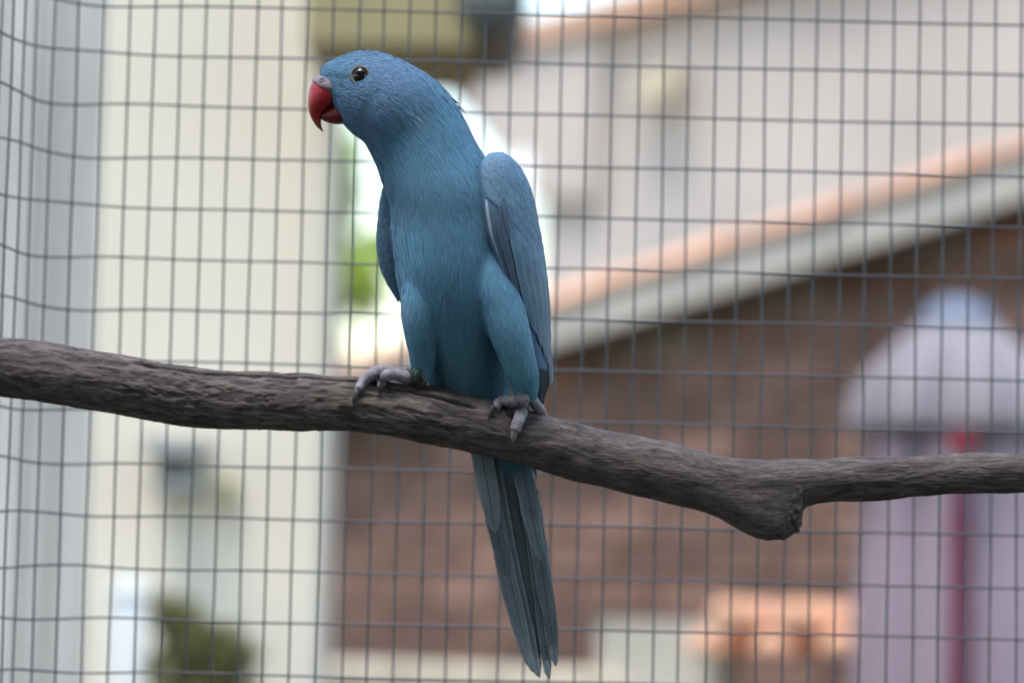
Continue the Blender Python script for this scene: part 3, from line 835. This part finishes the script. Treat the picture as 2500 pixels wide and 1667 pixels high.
def wisps(name, items, mat, parent):
    """loose free feathers barbs: list of (path px, width px, rgb)"""
    V, F, C = [], [], []; n = 0
    for path, w, rgb in items:
        K = 7; pp = crs(np.asarray(path, float), K); wp = B(pp); T = nrm(np.gradient(wp, axis=0)); S = nrm(np.cross(T, FWD))
        pr = np.linspace(1, .15, K)[:, None] * w * MM / 2
        v = np.stack([wp - S * pr, wp + S * pr], 1).reshape(-1, 3); V.append(v)
        for k in range(K - 1): F.append([n + 2 * k, n + 2 * k + 1, n + 2 * k + 3, n + 2 * k + 2])
        n += 2 * K; C.append(np.tile(rgb, (2 * K, 1)))
    return set_props(mesh(name, np.vstack(V), F, mat, parent, True, col=np.vstack(C)), kind='stuff')
_r = random.Random(8); _it = []
def bw(x, y, up=2.0):
    """bird-space point just off the body surface"""
    d_ = P(x, y, 1.0) - CAM; d_ /= np.linalg.norm(d_); loc = BVH.ray_cast(CV, Vector(tuple(d_)))[0]
    return (x, y, (to_px(np.array(loc))[2] if loc is not None else 0) + up)
for i in range(16):       # fringe inside the right thigh
    x = 1236 - _r.random() * 10; y = 890 + _r.random() * 55; L = 25 + _r.random() * 30
    _it.append(([bw(x, y), bw(x - L * .4, y + L * .35, 5), bw(x - L * .7, y + L * .7, 4)], 1.5, (.09, .17, .24)))
for i in range(34):       # chin fuzz against the light
    f = _r.random(); x = 836 + f * 55; y = 303 + f * 43; L = 9 + _r.random() * 7
    _it.append(([(x, y - 3, 20 + 30 * (_r.random() - .5)), (x + L * .5, y + 3, 20), (x + L, y + 3 + L * .35, 20)], 1.5, (.25, .32, .4)))
for i in range(40):       # nape ruffle
    f = _r.random(); x = 1020 + f * 105; y = np.interp(x, [998, 1057, 1087, 1111, 1129], [157, 193, 224, 251, 280]); L = 12 + _r.random() * 8
    _it.append(([(x, y, 18), (x + L * .6, y + L * .35, 18), (x + L, y + L * .75, 18)], 2.2, (.10, .19, .28)))
wisps('loose_down', _it, PLUME, body)

# ---------------------------------------------------------- wings
m_cov = feather_mat('wing covert', (.085, .172, .262), (.14, .245, .345), (.055, .11, .175), .6, 60)
m_flight = feather_mat('wing flight feather', (.062, .142, .215), (.12, .225, .315), (.03, .06, .10), .5, 300)
m_dark = feather_mat('dark primary', (.022, .034, .05), (.05, .08, .11), (.012, .016, .02), .45, 300)
m_slate = feather_mat('slate primary covert', (.052, .09, .145), (.075, .12, .18), (.03, .05, .08), .5, 200)
m_palef = feather_mat('pale edge feather', (.24, .33, .42), (.36, .44, .52), (.2, .28, .36), .6, 160)
m_wingbase = mottled('wing down', (.075, .14, .235), (.085, .155, .25), 60, .8, .1)

class Surf:
    """visible half of a pair loft: s across 0..1 (left to right edge), t along 0..1"""
    def __init__(s, pairs):
        s.q = crs(pairs, 160); L, R, c = s.q[:, :3], s.q[:, 3:6], s.q[:, 6]
        s.mid = (L + R) / 2; s.A = (R - L) / 2; T = np.gradient(s.mid, axis=0); C = nrm(np.cross(T, s.A)); s.C = np.where(C[:, 2:3] < 0, -C, C) * c[:, None]
    def at(s, a, t):
        a, t = np.broadcast_arrays(np.asarray(a, float), np.asarray(t, float))
        x = np.clip(t, 0, 1) * 159; i = np.clip(x.astype(int), 0, 158); f = (x - i)[..., None]
        g = lambda M: M[i] * (1 - f) + M[i + 1] * f
        ph = np.pi * (1 - a)
        over = np.maximum(t - 1, 0)[..., None] * (s.mid[-1] - s.mid[-12]) * 159 / 11
        return g(s.mid) + g(s.A) * np.cos(ph)[..., None] + g(s.C) * np.sin(ph)[..., None] + over
    def normal(s, a, t, e=.012):
        n = np.cross(s.at(a + e, t) - s.at(a - e, t), s.at(a, t + e) - s.at(a, t - e)); n = nrm(n)
        return np.where((n[..., 2:3] < 0) & (np.asarray(a)[..., None] < .85), -n, n)

def drape(surf, a0, t0, dl, dw, tilt, base, lift, K=6, J=5, droop=1.0, seed=0):
    """one covert plate lying on the wing surface; sizes in surface units"""
    ks = np.linspace(0, 1, K); js = np.linspace(-1, 1, J)
    prof = np.array([np.interp(k, [0, .15, .45, .75, .92, 1], [.55, .85, 1, .92, .6, .12]) for k in ks])
    aa = a0 + js[None] * dw * prof[:, None] + tilt * ks[:, None]; tt = t0 + ks[:, None] * dl + 0 * js[None] - np.abs(js)[None] * dl * .04
    aa = np.clip(aa, .004, .996)
    nn = surf.normal(aa, np.clip(tt, .02, .97)); off = base + lift * ks[:, None] ** 1.3 - droop * (js[None] ** 2) * .8
    v = surf.at(aa, tt) + nn * off[..., None]
    uv = np.stack([np.repeat((js[None] + 1) / 2, K, 0), np.repeat(ks[:, None], J, 1) + seed * 1.37], -1)
    return v.reshape(-1, 3), grid_faces(K, J, False), uv.reshape(-1, 2)

def blade(name, path, wl, wr, mat, parent, face=(0, 0, 1), K=26, J=7, cup=.12, tip=.10, seed=0, surf=None, root=(.45, .75)):
    """long feather: path px rows, half widths left / right of the shaft in px"""
    p = crs(np.asarray(path, float), K); face = np.asarray(face, float)[None]
    if surf is not None:      # path given as (across, along, lift) on a wing surface
        face = surf.normal(p[:, 0], np.clip(p[:, 1], .02, .97)); p = surf.at(p[:, 0], p[:, 1]) + face * p[:, 2:]
    T = nrm(np.gradient(p, axis=0)); S = nrm(np.cross(face, T))
    S = np.where(S[:, :1] < 0, -S, S); N = nrm(np.cross(S, T)); N = np.where(N[:, 2:] < 0, -N, N)
    ks = np.linspace(0, 1, K); js = np.linspace(-1, 1, J)
    prof = np.clip(np.interp(ks, [0, .06, .25, 1 - tip * 3, 1 - tip, 1 - tip * .35, 1], [root[0], root[1], 1, .95, .68, .36, .05]), 0, 1)
    prof = prof * (1 + .025 * np.sin(ks * 47 + seed * 3) + .015 * np.sin(ks * 113 + seed))
    half = np.where(js < 0, wl, wr)[None] * prof[:, None]
    v = p[:, None] + S[:, None] * (js[None] * half)[..., None] - N[:, None] * (cup * np.abs(js[None]) ** 1.5 * half)[..., None]
    v = v - T[:, None] * (np.abs(js)[None, :, None] * 0) + T[:, None] * (-np.abs(js)[None, :] * half * .9 * (ks[:, None] > .5))[..., None] * .3
    uv = np.stack([np.repeat((js[None] + 1) / 2, K, 0), np.repeat(ks[:, None], J, 1)], -1)
    return mesh(name, B(v.reshape(-1, 3)), grid_faces(K, J, False), mat, parent, True, uv=uv.reshape(-1, 2))

WR = np.array([(1196, 374, 55, 1226, 372, 38, 6), (1179, 392, 78, 1247, 392, 22, 28), (1176, 425, 98, 1272, 432, 2, 42), (1182, 478, 112, 1291, 488, -18, 47), (1190, 527, 118, 1300, 538, -30, 47),
               (1199, 575, 119, 1309, 585, -38, 45), (1215, 622, 114, 1317, 632, -44, 41), (1234, 680, 104, 1326, 690, -50, 35), (1256, 735, 88, 1333, 752, -55, 28), (1278, 790, 62, 1337, 810, -60, 20), (1300, 850, 32, 1339, 862, -62, 13), (1314, 900, 4, 1338, 912, -62, 6)], float)
WL = np.array([(938, 450, -30, 985, 445, -40, 6), (929, 490, -34, 1000, 490, -50, 26), (924, 530, -36, 1010, 530, -55, 34), (920, 575, -36, 1015, 575, -58, 36), (921, 615, -36, 1015, 615, -60, 32), (930, 655, -38, 1012, 655, -64, 26), (946, 692, -42, 1008, 695, -68, 18), (972, 733, -50, 1010, 740, -72, 8)], float)

def wing(pairs, right, seed):
    rng = random.Random(seed)
    base = pairs.copy()
    w = mesh('wing', *caps(B(pair_rings(base, 90, 40))), m_wingbase, BIRD)
    sf = Surf(pairs); V, F, U = [], [], []; n = 0
    # rows of coverts from the far end upwards, each row lapping the next one down
    t = .80 if right else .86; row = 0; 
    while t > -.02:
        g = max(t, 0)
        dl = .085 + .11 * g ** 1.2; cnt = int(round(9 - 3.6 * g)); dw = .80 / cnt
        for c in range(-1, cnt + 1):
            a = (c + .5 + (row % 2) * .5) / cnt + rng.uniform(-.012, .012)
            if not .02 < a < .985: continue
            if right and (a < .30 * min(max((t - .19) / .14, 0), 1) or a < (t - .40) * 1.5): continue          # flight feathers show here
            v, f, u = drape(sf, a, t + rng.uniform(-.008, .008), dl * rng.uniform(.9, 1.1), dw, rng.uniform(-.02, .02) + (.02 if right else 0), 1.2 + .4 * g, 1.9 + .8 * g, seed=rng.random() * 9)
            V.append(v); F.append(f + n); U.append(u); n += len(v)
        t -= dl * .30; row += 1
    set_props(mesh('coverts', B(np.vstack(V)), np.vstack(F), m_cov, w, True, uv=np.vstack(U)), kind='stuff')
    return w, sf

wr, sfr = wing(WR, True, 3)
wl_, sfl = wing(WL, False, 4)
# flight feathers of the near wing: secondaries, slate primary coverts, pale alula edge, dark primaries
fx = lambda *r: [tuple(q) for q in r]
def wf(a0, t0, a1, t1, off, wl, wr_, mat, **k):
    blade('feather', [(a0, t0, off - 6), (a0 * .67 + a1 * .33, t0 * .67 + t1 * .33, off), (a0 * .33 + a1 * .67, t0 * .33 + t1 * .67, off), (a1, t1, off)], wl, wr_, mat, wr, surf=sfr, cup=.05, root=(.02, .3), **k)
wf(.74, .52, .66, .985, 3.0, 15, 15, m_flight, seed=9)
wf(.62, .50, .54, .965, 3.6, 16, 15, m_flight, seed=8)
wf(.50, .46, .43, .94, 4.2, 16, 15, m_flight, seed=7)
wf(.40, .42, .33, .90, 4.8, 15, 15, m_flight, seed=6)
wf(.31, .38, .24, .85, 5.2, 14, 14, m_flight, seed=5)
wf(.10, .27, .085, .735, 2.0, 9, 11, m_slate)
wf(.18, .26, .15, .71, 3.4, 10, 11, m_slate, seed=2)
wf(.26, .26, .25, .47, 4.8, 9, 10, m_slate, seed=3, tip=.2)
wf(.028, .24, .022, .57, 2.6, 4.5, 4.5, m_palef, seed=1, tip=.25)
wf(.03, .50, .028, .72, 1.8, 3, 3, m_palef, seed=4, tip=.25)
for i in range(6):
    x = 1318 + i * 3.4
    blade('feather', fx((1288 + i * 5, 760, 40 - i * 10), (1308 + i * 4, 850, 15 - i * 9), (x, 930, -8 - i * 8), (x + 2 - i * 1.2, 1014 - i * 12, -24 - i * 8)), 8, 8, m_dark, wr, (.35, 0, 1), tip=.06, seed=i)
blade('feather', fx((1326, 800, -30), (1336, 850, -52), (1342, 895, -60), (1346, 938, -62)), 9, 9, m_palef, wr, (.2, 0, 1), K=16, tip=.08, seed=3)
# ---------------------------------------------------------- tail
tail = empty('tail', B((1215, 1060, -118))); tail.parent = BIRD; tail.location = tail.location - BIRD.location
m_tail = feather_mat('tail feather', (.10, .135, .165), (.21, .25, .28), (.03, .045, .06), .5, 420, (.30, .34, .38))
m_taill = feather_mat('pale tail feather', (.155, .20, .24), (.28, .32, .355), (.05, .07, .095), .55, 420, (.30, .34, .38))
m_taild = feather_mat('dark tail feather', (.07, .092, .115), (.12, .15, .175), (.02, .028, .036), .5, 420, (.30, .34, .38))
m_tail2 = feather_mat('plain tail feather', (.12, .16, .195), (.19, .235, .27), (.03, .045, .06), .5, 420)
m_taill2 = feather_mat('plain pale tail feather', (.17, .22, .26), (.25, .30, .335), (.045, .065, .085), .55, 420)
TF = [  # path, half widths, material
    ([(1215, 1050, -128), (1245, 1220, -142), (1280, 1440, -150), (1317, 1655, -156)], 16, 17, m_taild),
    ([(1225, 1050, -128), (1262, 1220, -142), (1305, 1440, -150), (1342, 1657, -156)], 15, 16, m_taild),
    ([(1190, 1050, -124), (1218, 1220, -136), (1262, 1440, -145), (1312, 1650, -150)], 26, 20, m_tail),
    ([(1245, 1050, -124), (1282, 1220, -136), (1314, 1440, -145), (1339, 1658, -150)], 14, 15, m_tail),
    ([(1255, 1050, -122), (1298, 1220, -133), (1334, 1440, -142), (1357, 1627, -148)], 18, 17, m_tail),
    ([(1180, 1040, -120), (1204, 1200, -130), (1238, 1380, -138), (1300, 1640, -146)], 27, 17, m_taill),
    ([(1250, 1040, -119), (1288, 1200, -128), (1320, 1370, -136), (1344, 1530, -142)], 21, 21, m_tail2),
    ([(1170, 1030, -116), (1190, 1160, -124), (1212, 1290, -130), (1237, 1410, -134)], 24, 23, m_tail2),
    ([(1245, 1030, -115), (1278, 1150, -122), (1302, 1270, -128), (1322, 1370, -132)], 26, 21, m_taill2),
    ([(1160, 1020, -112), (1178, 1120, -118), (1196, 1220, -123), (1209, 1300, -126)], 26, 26, m_taill2),
    ([(1240, 1020, -110), (1268, 1110, -116), (1288, 1200, -120), (1302, 1270, -123)], 27, 22, m_tail2),
]
for i, (pth, a, b, mt) in enumerate(TF):
    blade('feather', pth, a, b, mt, tail, (0, 0, 1), K=40, J=9, cup=.10, tip=.055 if i < 7 else .12, seed=i)
_it = []
_r = random.Random(5)
for i in range(60):       # teal under-tail coverts just below the perch
    x = 1215 + _r.random() * 85; y = 1060 + _r.random() * 60; L = 40 + _r.random() * 35
    _it.append(([(x, y, -104), (x + 6, y + L * .5, -104), (x + 14, y + L, -108)], 4.5, (.05, .16, .22)))
for a, b, c in (((1305, 1190), (1335, 1206), (1361, 1226)), ((1312, 1205), (1330, 1250), (1348, 1297)), ((1310, 1230), (1320, 1270), (1326, 1310)), ((1325, 1330), (1338, 1370), (1350, 1410)), ((1322, 1300), (1336, 1350), (1342, 1380))):
    _it.append(([(*a, -120), (*b, -118), (*c, -116)], 3.0, (.25, .34, .42)))
for i in range(40):
    f = _r.random(); x = np.interp(f, [0, .5, 1], [1312, 1336, 1350]); y = 1180 + f * 320
    _it.append(([(x - 4, y, -124), (x + 3, y + 14, -123), (x + 7, y + 30, -122)], 1.6, (.2, .27, .33)))
for i in range(170):      # worn pale fringe down the left edge of the tail
    f = _r.random(); y = 1120 + f * 500; x = np.interp(y, [1105, 1188, 1286, 1376, 1463, 1549, 1608, 1640], [1148, 1166, 1182, 1199, 1226, 1261, 1289, 1305])
    L = 9 + _r.random() * 9; wz = -126 - f * 20
    x += 8 * max(0, 1 - abs(y - 1330) / 120)
    _it.append(([(x + 8, y - 4, wz), (x + 6, y + L * .5, wz + 1), (x + 6 + L * .2, y + L, wz + 1)], 2.0, (.22 + .1 * _r.random(), .29, .35)))
for tx, ty in ((1302, 1636), (1317, 1652), (1341, 1655), (1358, 1622)):
    for i in range(16):   # frayed pale tips
        dx = _r.uniform(-9, 9); L = 18 + _r.random() * 14
        _it.append(([(tx + dx - 8, ty - L - 14, -141), (tx + dx * .8 - 4, ty - L * .5, -140), (tx + dx * .5, ty + 2 - abs(dx) * .9, -140)], 2.6, (.27, .32, .37)))
wisps('loose_barbs', _it, PLUME, tail)

# ---------------------------------------------------------- beak, cere, eyes
def pl7(rows, wc):
    return np.array([(a, b, wc, c, d, wc, e) for a, b, c, d, e in rows], float)
M = Mat('red beak', (.42, .03, .045), .42, .35); v = M.coord()
fz = M.noise(v, 400, 5); c = M.ramp(fz, [(.3, (.25, .013, .017)), (.6, (.35, .020, .024)), (.8, (.40, .04, .04))])
sz = M.n('SeparateXYZ'); M.l(v, sz.inputs[0])
tipm = M.ramp(M.n('MapRange', **{'From Min': -.0125, 'From Max': -.0055}).outputs[0], [(0, (0, 0, 0)), (1, (1, 1, 1))])
mr = [nd for nd in M.t.nodes if nd.type == 'MAP_RANGE'][0]; M.l(sz.outputs[2], mr.inputs[0])
c = M.mix(tipm, (.17, .10, .06), c); M.color(c); M.bump(M.noise(v, 900, 4), .12, .0004)
m_beak = M.m
m_lower = mottled('dark red lower beak', (.12, .012, .016), (.16, .02, .024), 300, .45, .1, .0003)
m_cere = mottled('pink cere', (.20, .15, .18), (.34, .27, .31), 700, .85, .7, .0007)
HW = 21
UB = pl7([(826, 214, 786, 188, 38), (828, 236, 770, 192, 44), (827, 246, 760, 206, 46), (820, 254, 755, 220, 44), (808, 263, 752, 237, 39), (797, 271, 751, 254, 32), (788, 281, 754, 273, 24), (784, 294, 761, 291, 15), (785, 308, 771, 307, 8), (788, 317, 781, 317, 4), (790, 323, 788, 322, 1)], HW)
mesh('upper_beak', *caps(B(pair_rings(UB, 60, 36, 2.1))), m_beak, BIRD)
LB = pl7([(850, 300, 832, 246, 35), (837, 303, 820, 250, 35), (820, 304, 806, 258, 32), (804, 301, 794, 267, 27), (791, 296, 784, 275, 20), (783, 291, 779, 283, 9)], HW)
mesh('lower_beak', *caps(B(pair_rings(LB, 30, 28))), m_lower, BIRD)
CE = pl7([(834, 224, 800, 181, 40), (830, 228, 783, 183, 46), (827, 231, 770, 187, 50), (825, 232, 763, 194, 50), (824, 234, 763, 201, 48), (822, 236, 769, 206, 42)], HW)
cr = pair_rings(CE, 26, 40)
cere = mesh('cere', *caps(B(cr)), m_cere, BIRD)
m_black = Mat('black', (.012, .009, .008), .5, .3).m
def disc_on(loc, n, r, name, mat, parent, prof, R=28):
    """lathe profile (radius, height) in px along the normal n"""
    n = n / np.linalg.norm(n); a = nrm(np.cross(n, [0, 0, 1.0])); b = np.cross(n, a); ph = np.linspace(0, 2 * np.pi, R, endpoint=False)
    rings = np.array([[loc + n * h * MM + (a * math.cos(q) + b * math.sin(q)) * rr * r * MM for q in ph] for rr, h in prof])
    return mesh(name, *caps(rings), mat, parent)
cb = BVHTree.FromPolygons([Vector(tuple(q)) for q in B(cr).reshape(-1, 3)], grid_faces(26, 40).tolist())
for sgn in (1, -1):
    d = P(787, 195, 1.0) - CAM; d /= np.linalg.norm(d)
    if sgn > 0: loc, no, _, _ = cb.ray_cast(CV, Vector(tuple(d)))
    else: loc, no, _, _ = cb.ray_cast(Vector(tuple(CAM + d * 2.5)), Vector(tuple(-d)))
    no = np.array(no); no = no if (no @ d) * sgn < 0 else -no
    nos = disc_on(np.array(loc), no, 5.0, 'nostril', m_black, cere, [(.95, -3), (1.1, 1.3), (.8, 1.5), (.05, 1.4)], 16)
    disc_on(np.array(loc), no, 5.0, 'nostril_rim', m_cere, cere, [(1.05, -2), (1.05, 1.2), (1.3, 1.7), (1.7, .8), (1.9, -2)], 20)
Me = Mat('dark eye', (.010, .007, .006), .08, .25); Me.b.inputs['Coat Weight'].default_value = .35; Me.b.inputs['Coat Roughness'].default_value = .03
m_iris = Mat('brown iris', (.014, .010, .009), .12, .6); m_iris.b.inputs['Coat Weight'].default_value = .2; m_iris = m_iris.m
m_ring = mottled('bare eye ring', (.20, .19, .16), (.34, .32, .27), 1500, .7, .6, .0005)
for sgn in (1, -1):
    d = P(*EYE, 1.0) - CAM; d /= np.linalg.norm(d)
    if sgn > 0: loc, no, _, _ = BVH.ray_cast(CV, Vector(tuple(d)))
    else: loc, no, _, _ = BVH.ray_cast(Vector(tuple(CAM + d * 2.5)), Vector(tuple(-d)))
    loc, no = np.array(loc), np.array(no); no = no if (no @ d) * sgn < 0 else -no
    no = nrm(no * .6 - d * sgn * .8)
    eb = [(math.sin(q), -6 + 20 * math.cos(q) * .62) for q in np.linspace(1.75, .02, 14)]
    eye = disc_on(loc, no, 19.5, 'eye', Me.m, BIRD, eb, 36)
    disc_on(loc, no, 19.5, 'iris', m_iris, eye, [(.99, -3.8), (1.0, -2.2), (.95, 1.0), (.90, 1.6)], 36)
    tor = [(1.10 + .13 * math.cos(q), -1.2 + 2.6 * math.sin(q)) for q in np.linspace(-.6, 3.6, 10)]
    disc_on(loc, no, 19.5, 'eye_ring', m_ring, eye, tor[::-1], 40)
    n_ = no / np.linalg.norm(no); a = nrm(np.cross(n_, [0, 0, 1.0])); b = np.cross(n_, a); parts = []
    for i in range(34):      # tiny beads of the eye ring
        q = i / 34 * 2 * np.pi; c0 = loc + n_ * 1.3 * MM + (a * math.cos(q) + b * math.sin(q)) * 22.0 * MM
        rr = [[c0 + n_ * 1.3 * MM * math.cos(z) + (a * math.cos(w_) + b * math.sin(w_)) * 1.55 * MM * math.sin(z) for w_ in np.linspace(0, 2 * np.pi, 6, endpoint=False)] for z in (.1, .9, 1.8)]
        parts.append(caps(np.array(rr)))
    v_, f_ = join(parts); set_props(mesh('eye_ring_beads', v_, f_, m_ring, eye), kind='stuff')

# ---------------------------------------------------------- feet
m_foot = Mat('scaly foot', (.33, .29, .30), .7, .35); v = m_foot.coord()
m_foot.color(m_foot.ramp(m_foot.noise(v, 350, 6), [(.3, (.125, .112, .13)), (.55, (.225, .205, .23)), (.8, (.34, .315, .34))])); m_foot.bump(m_foot.noise(v, 1100, 4), .5, .0006); m_foot = m_foot.m
m_claw = mottled('dark horn claw', (.035, .033, .036), (.085, .08, .08), 300, .4, .05)
m_ringb = Mat('green leg ring', (.012, .035, .025), .45, .5)
m_clawp = mottled('pale horn claw', (.16, .145, .14), (.24, .22, .21), 300, .4, .05)
def toe(foot, path, rad, claw, crad, cm=None):
    path = np.asarray(path, float); n = 120
    rings = tube_rings(path, rad, n, 18)
    mid = rings.mean(1, keepdims=True)
    arc = np.concatenate([[0], np.cumsum(np.linalg.norm(np.diff(mid[:, 0], axis=0), axis=1))])
    sc = .95 + .10 * np.abs(np.sin(arc / 6.5 * np.pi)) ** .5 + .10 * np.exp(-((arc / arc[-1] - .62) / .07) ** 2) + .10 * np.exp(-((arc / arc[-1] - .97) / .05) ** 2)
    sc *= 1 - .28 * np.clip((np.arange(n) - (n - 4)) / 3, 0, 1)
    rings = mid + (rings - mid) * sc[:, None, None]
    t = mesh('toe', *caps(B(rings)), m_foot, foot)
    mesh('claw', *caps(B(tube_rings(np.asarray(claw, float), crad, 22, 12, .8))), cm or m_claw, t)
def sw(x, y, r, extra=0):  # lay a toe joint on the branch surface
    return (x, y, float(surf_w(x, y)) + r * .75 + extra)
F1 = empty('foot', B((990, 925, 10))); F1.parent = BIRD; F1.location = F1.location - BIRD.location
toe(F1, [(1012, 920, 28), (985, 915, 32), (958, 909, 36), (930, 906, 40), (905, 916, 46), sw(884, 934, 11, 5), sw(874, 952, 10, 4)], [15, 16, 16, 15.5, 14, 12, 9],
    [sw(876, 948, 8, 4), sw(868, 962, 6, 6), sw(864, 977, 4, 5), sw(864, 989, 1, 1)], [8.5, 7, 4.5, .6])
toe(F1, [(1008, 921, 40), (985, 919, 48), (962, 914, 56), (944, 917, 60), sw(934, 927, 11, 12), sw(931, 939, 10, 8)], [14, 15, 14, 14, 12.5, 8],
    [sw(929, 928, 9, 14), sw(925, 940, 7, 15), sw(925, 952, 5, 9), sw(928, 962, 1, 3)], [7.5, 6.5, 4, .6])
toe(F1, [(1012, 918, 10), (1025, 926, -12), (1032, 944, -40), (1030, 975, -62), (1025, 1000, -72)], [14, 13, 12, 11, 8], [(1026, 995, -72), (1022, 1015, -74), (1016, 1030, -68)], [7, 5, .6])
toe(F1, [(1008, 916, 8), (990, 915, -15), (978, 930, -45), (972, 960, -66), (970, 985, -74)], [14, 13, 12, 11, 8], [(970, 980, -74), (966, 1000, -76), (962, 1016, -68)], [7, 5, .6])
mesh('shank', *caps(B(tube_rings(np.array([(1034, 905, 20), (1026, 920, 34), (1010, 920, 38), (996, 918, 40)], float), [20, 17, 16, 14], 16, 16))), m_foot, F1)
F2 = empty('foot', B((1280, 985, 30))); F2.parent = BIRD; F2.location = F2.location - BIRD.location
toe(F2, [(1282, 964, 48), (1262, 978, 56), (1240, 978, 52), sw(1222, 981, 11, 14), sw(1213, 990, 10, 8), sw(1211, 999, 9, 4)], [16, 14, 13, 12.5, 11, 8],
    [sw(1212, 985, 9, 13), sw(1202, 995, 7, 13), sw(1195, 1010, 4, 8), sw(1192, 1024, 1, 2)], [7.5, 6.5, 4, .6])
toe(F2, [(1280, 955, 50), (1276, 972, 62), sw(1275, 995, 14, 6), sw(1268, 1020, 13, 5), sw(1260, 1042, 12, 5), sw(1256, 1054, 10, 5)], [18, 17, 15.5, 14.5, 13, 9],
    [sw(1257, 1050, 9, 9), sw(1254, 1061, 7, 9), sw(1253, 1072, 5, 9), sw(1253, 1081, 3, 6)], [9, 7.5, 5.5, .8], m_clawp)
toe(F2, [(1284, 960, 44), (1296, 972, 36), (1308, 988, 24), (1320, 1004, 4), (1330, 1022, -22)], [16, 14, 13, 12, 9], [(1328, 1016, -20), (1338, 1034, -34), (1340, 1050, -46)], [7, 5, .6])
toe(F2, [(1280, 962, 36), (1276, 976, 12), (1270, 990, -20), (1266, 1012, -52), (1264, 1040, -70)], [15, 14, 12, 11, 8], [(1264, 1036, -70), (1262, 1054, -74), (1258, 1070, -68)], [7, 5, .6])
mesh('shank', *caps(B(tube_rings(np.array([(1284, 940, 48), (1283, 955, 48), (1281, 968, 48)], float), [24, 19, 17], 10, 16))), m_foot, F2)
# closed green ring with raised figures on the far leg
M = m_ringb; v = M.coord(); br = M.noise(v, 520, 2); M.color(M.ramp(br, [(.45, (.010, .030, .024)), (.62, (.03, .075, .045)), (.7, (.10, .14, .06))])); M.bump(br, .8, .0012)
ax = nrm(np.array([-.93, .30, .30])); c0 = np.array([1012, 917, 38.0]); e1 = nrm(np.cross(ax, [0, 0, 1.0])); e2 = np.cross(ax, e1)
ph = np.linspace(0, 2 * np.pi, 48, endpoint=False)
prof = [(18, -13), (22, -13), (23.5, -12), (23, -9), (22.2, -8), (22.2, 8), (23, 9), (23.5, 12), (22, 13), (18, 13)]
rr = np.array([[c0 + ax * h + (e1 * math.cos(q) + e2 * math.sin(q)) * r for q in ph] for r, h in prof])
lr_ = mesh('leg_ring', *caps(B(rr)), M.m, BIRD); lr_['label'] = 'dark green closed ring on the ankle'
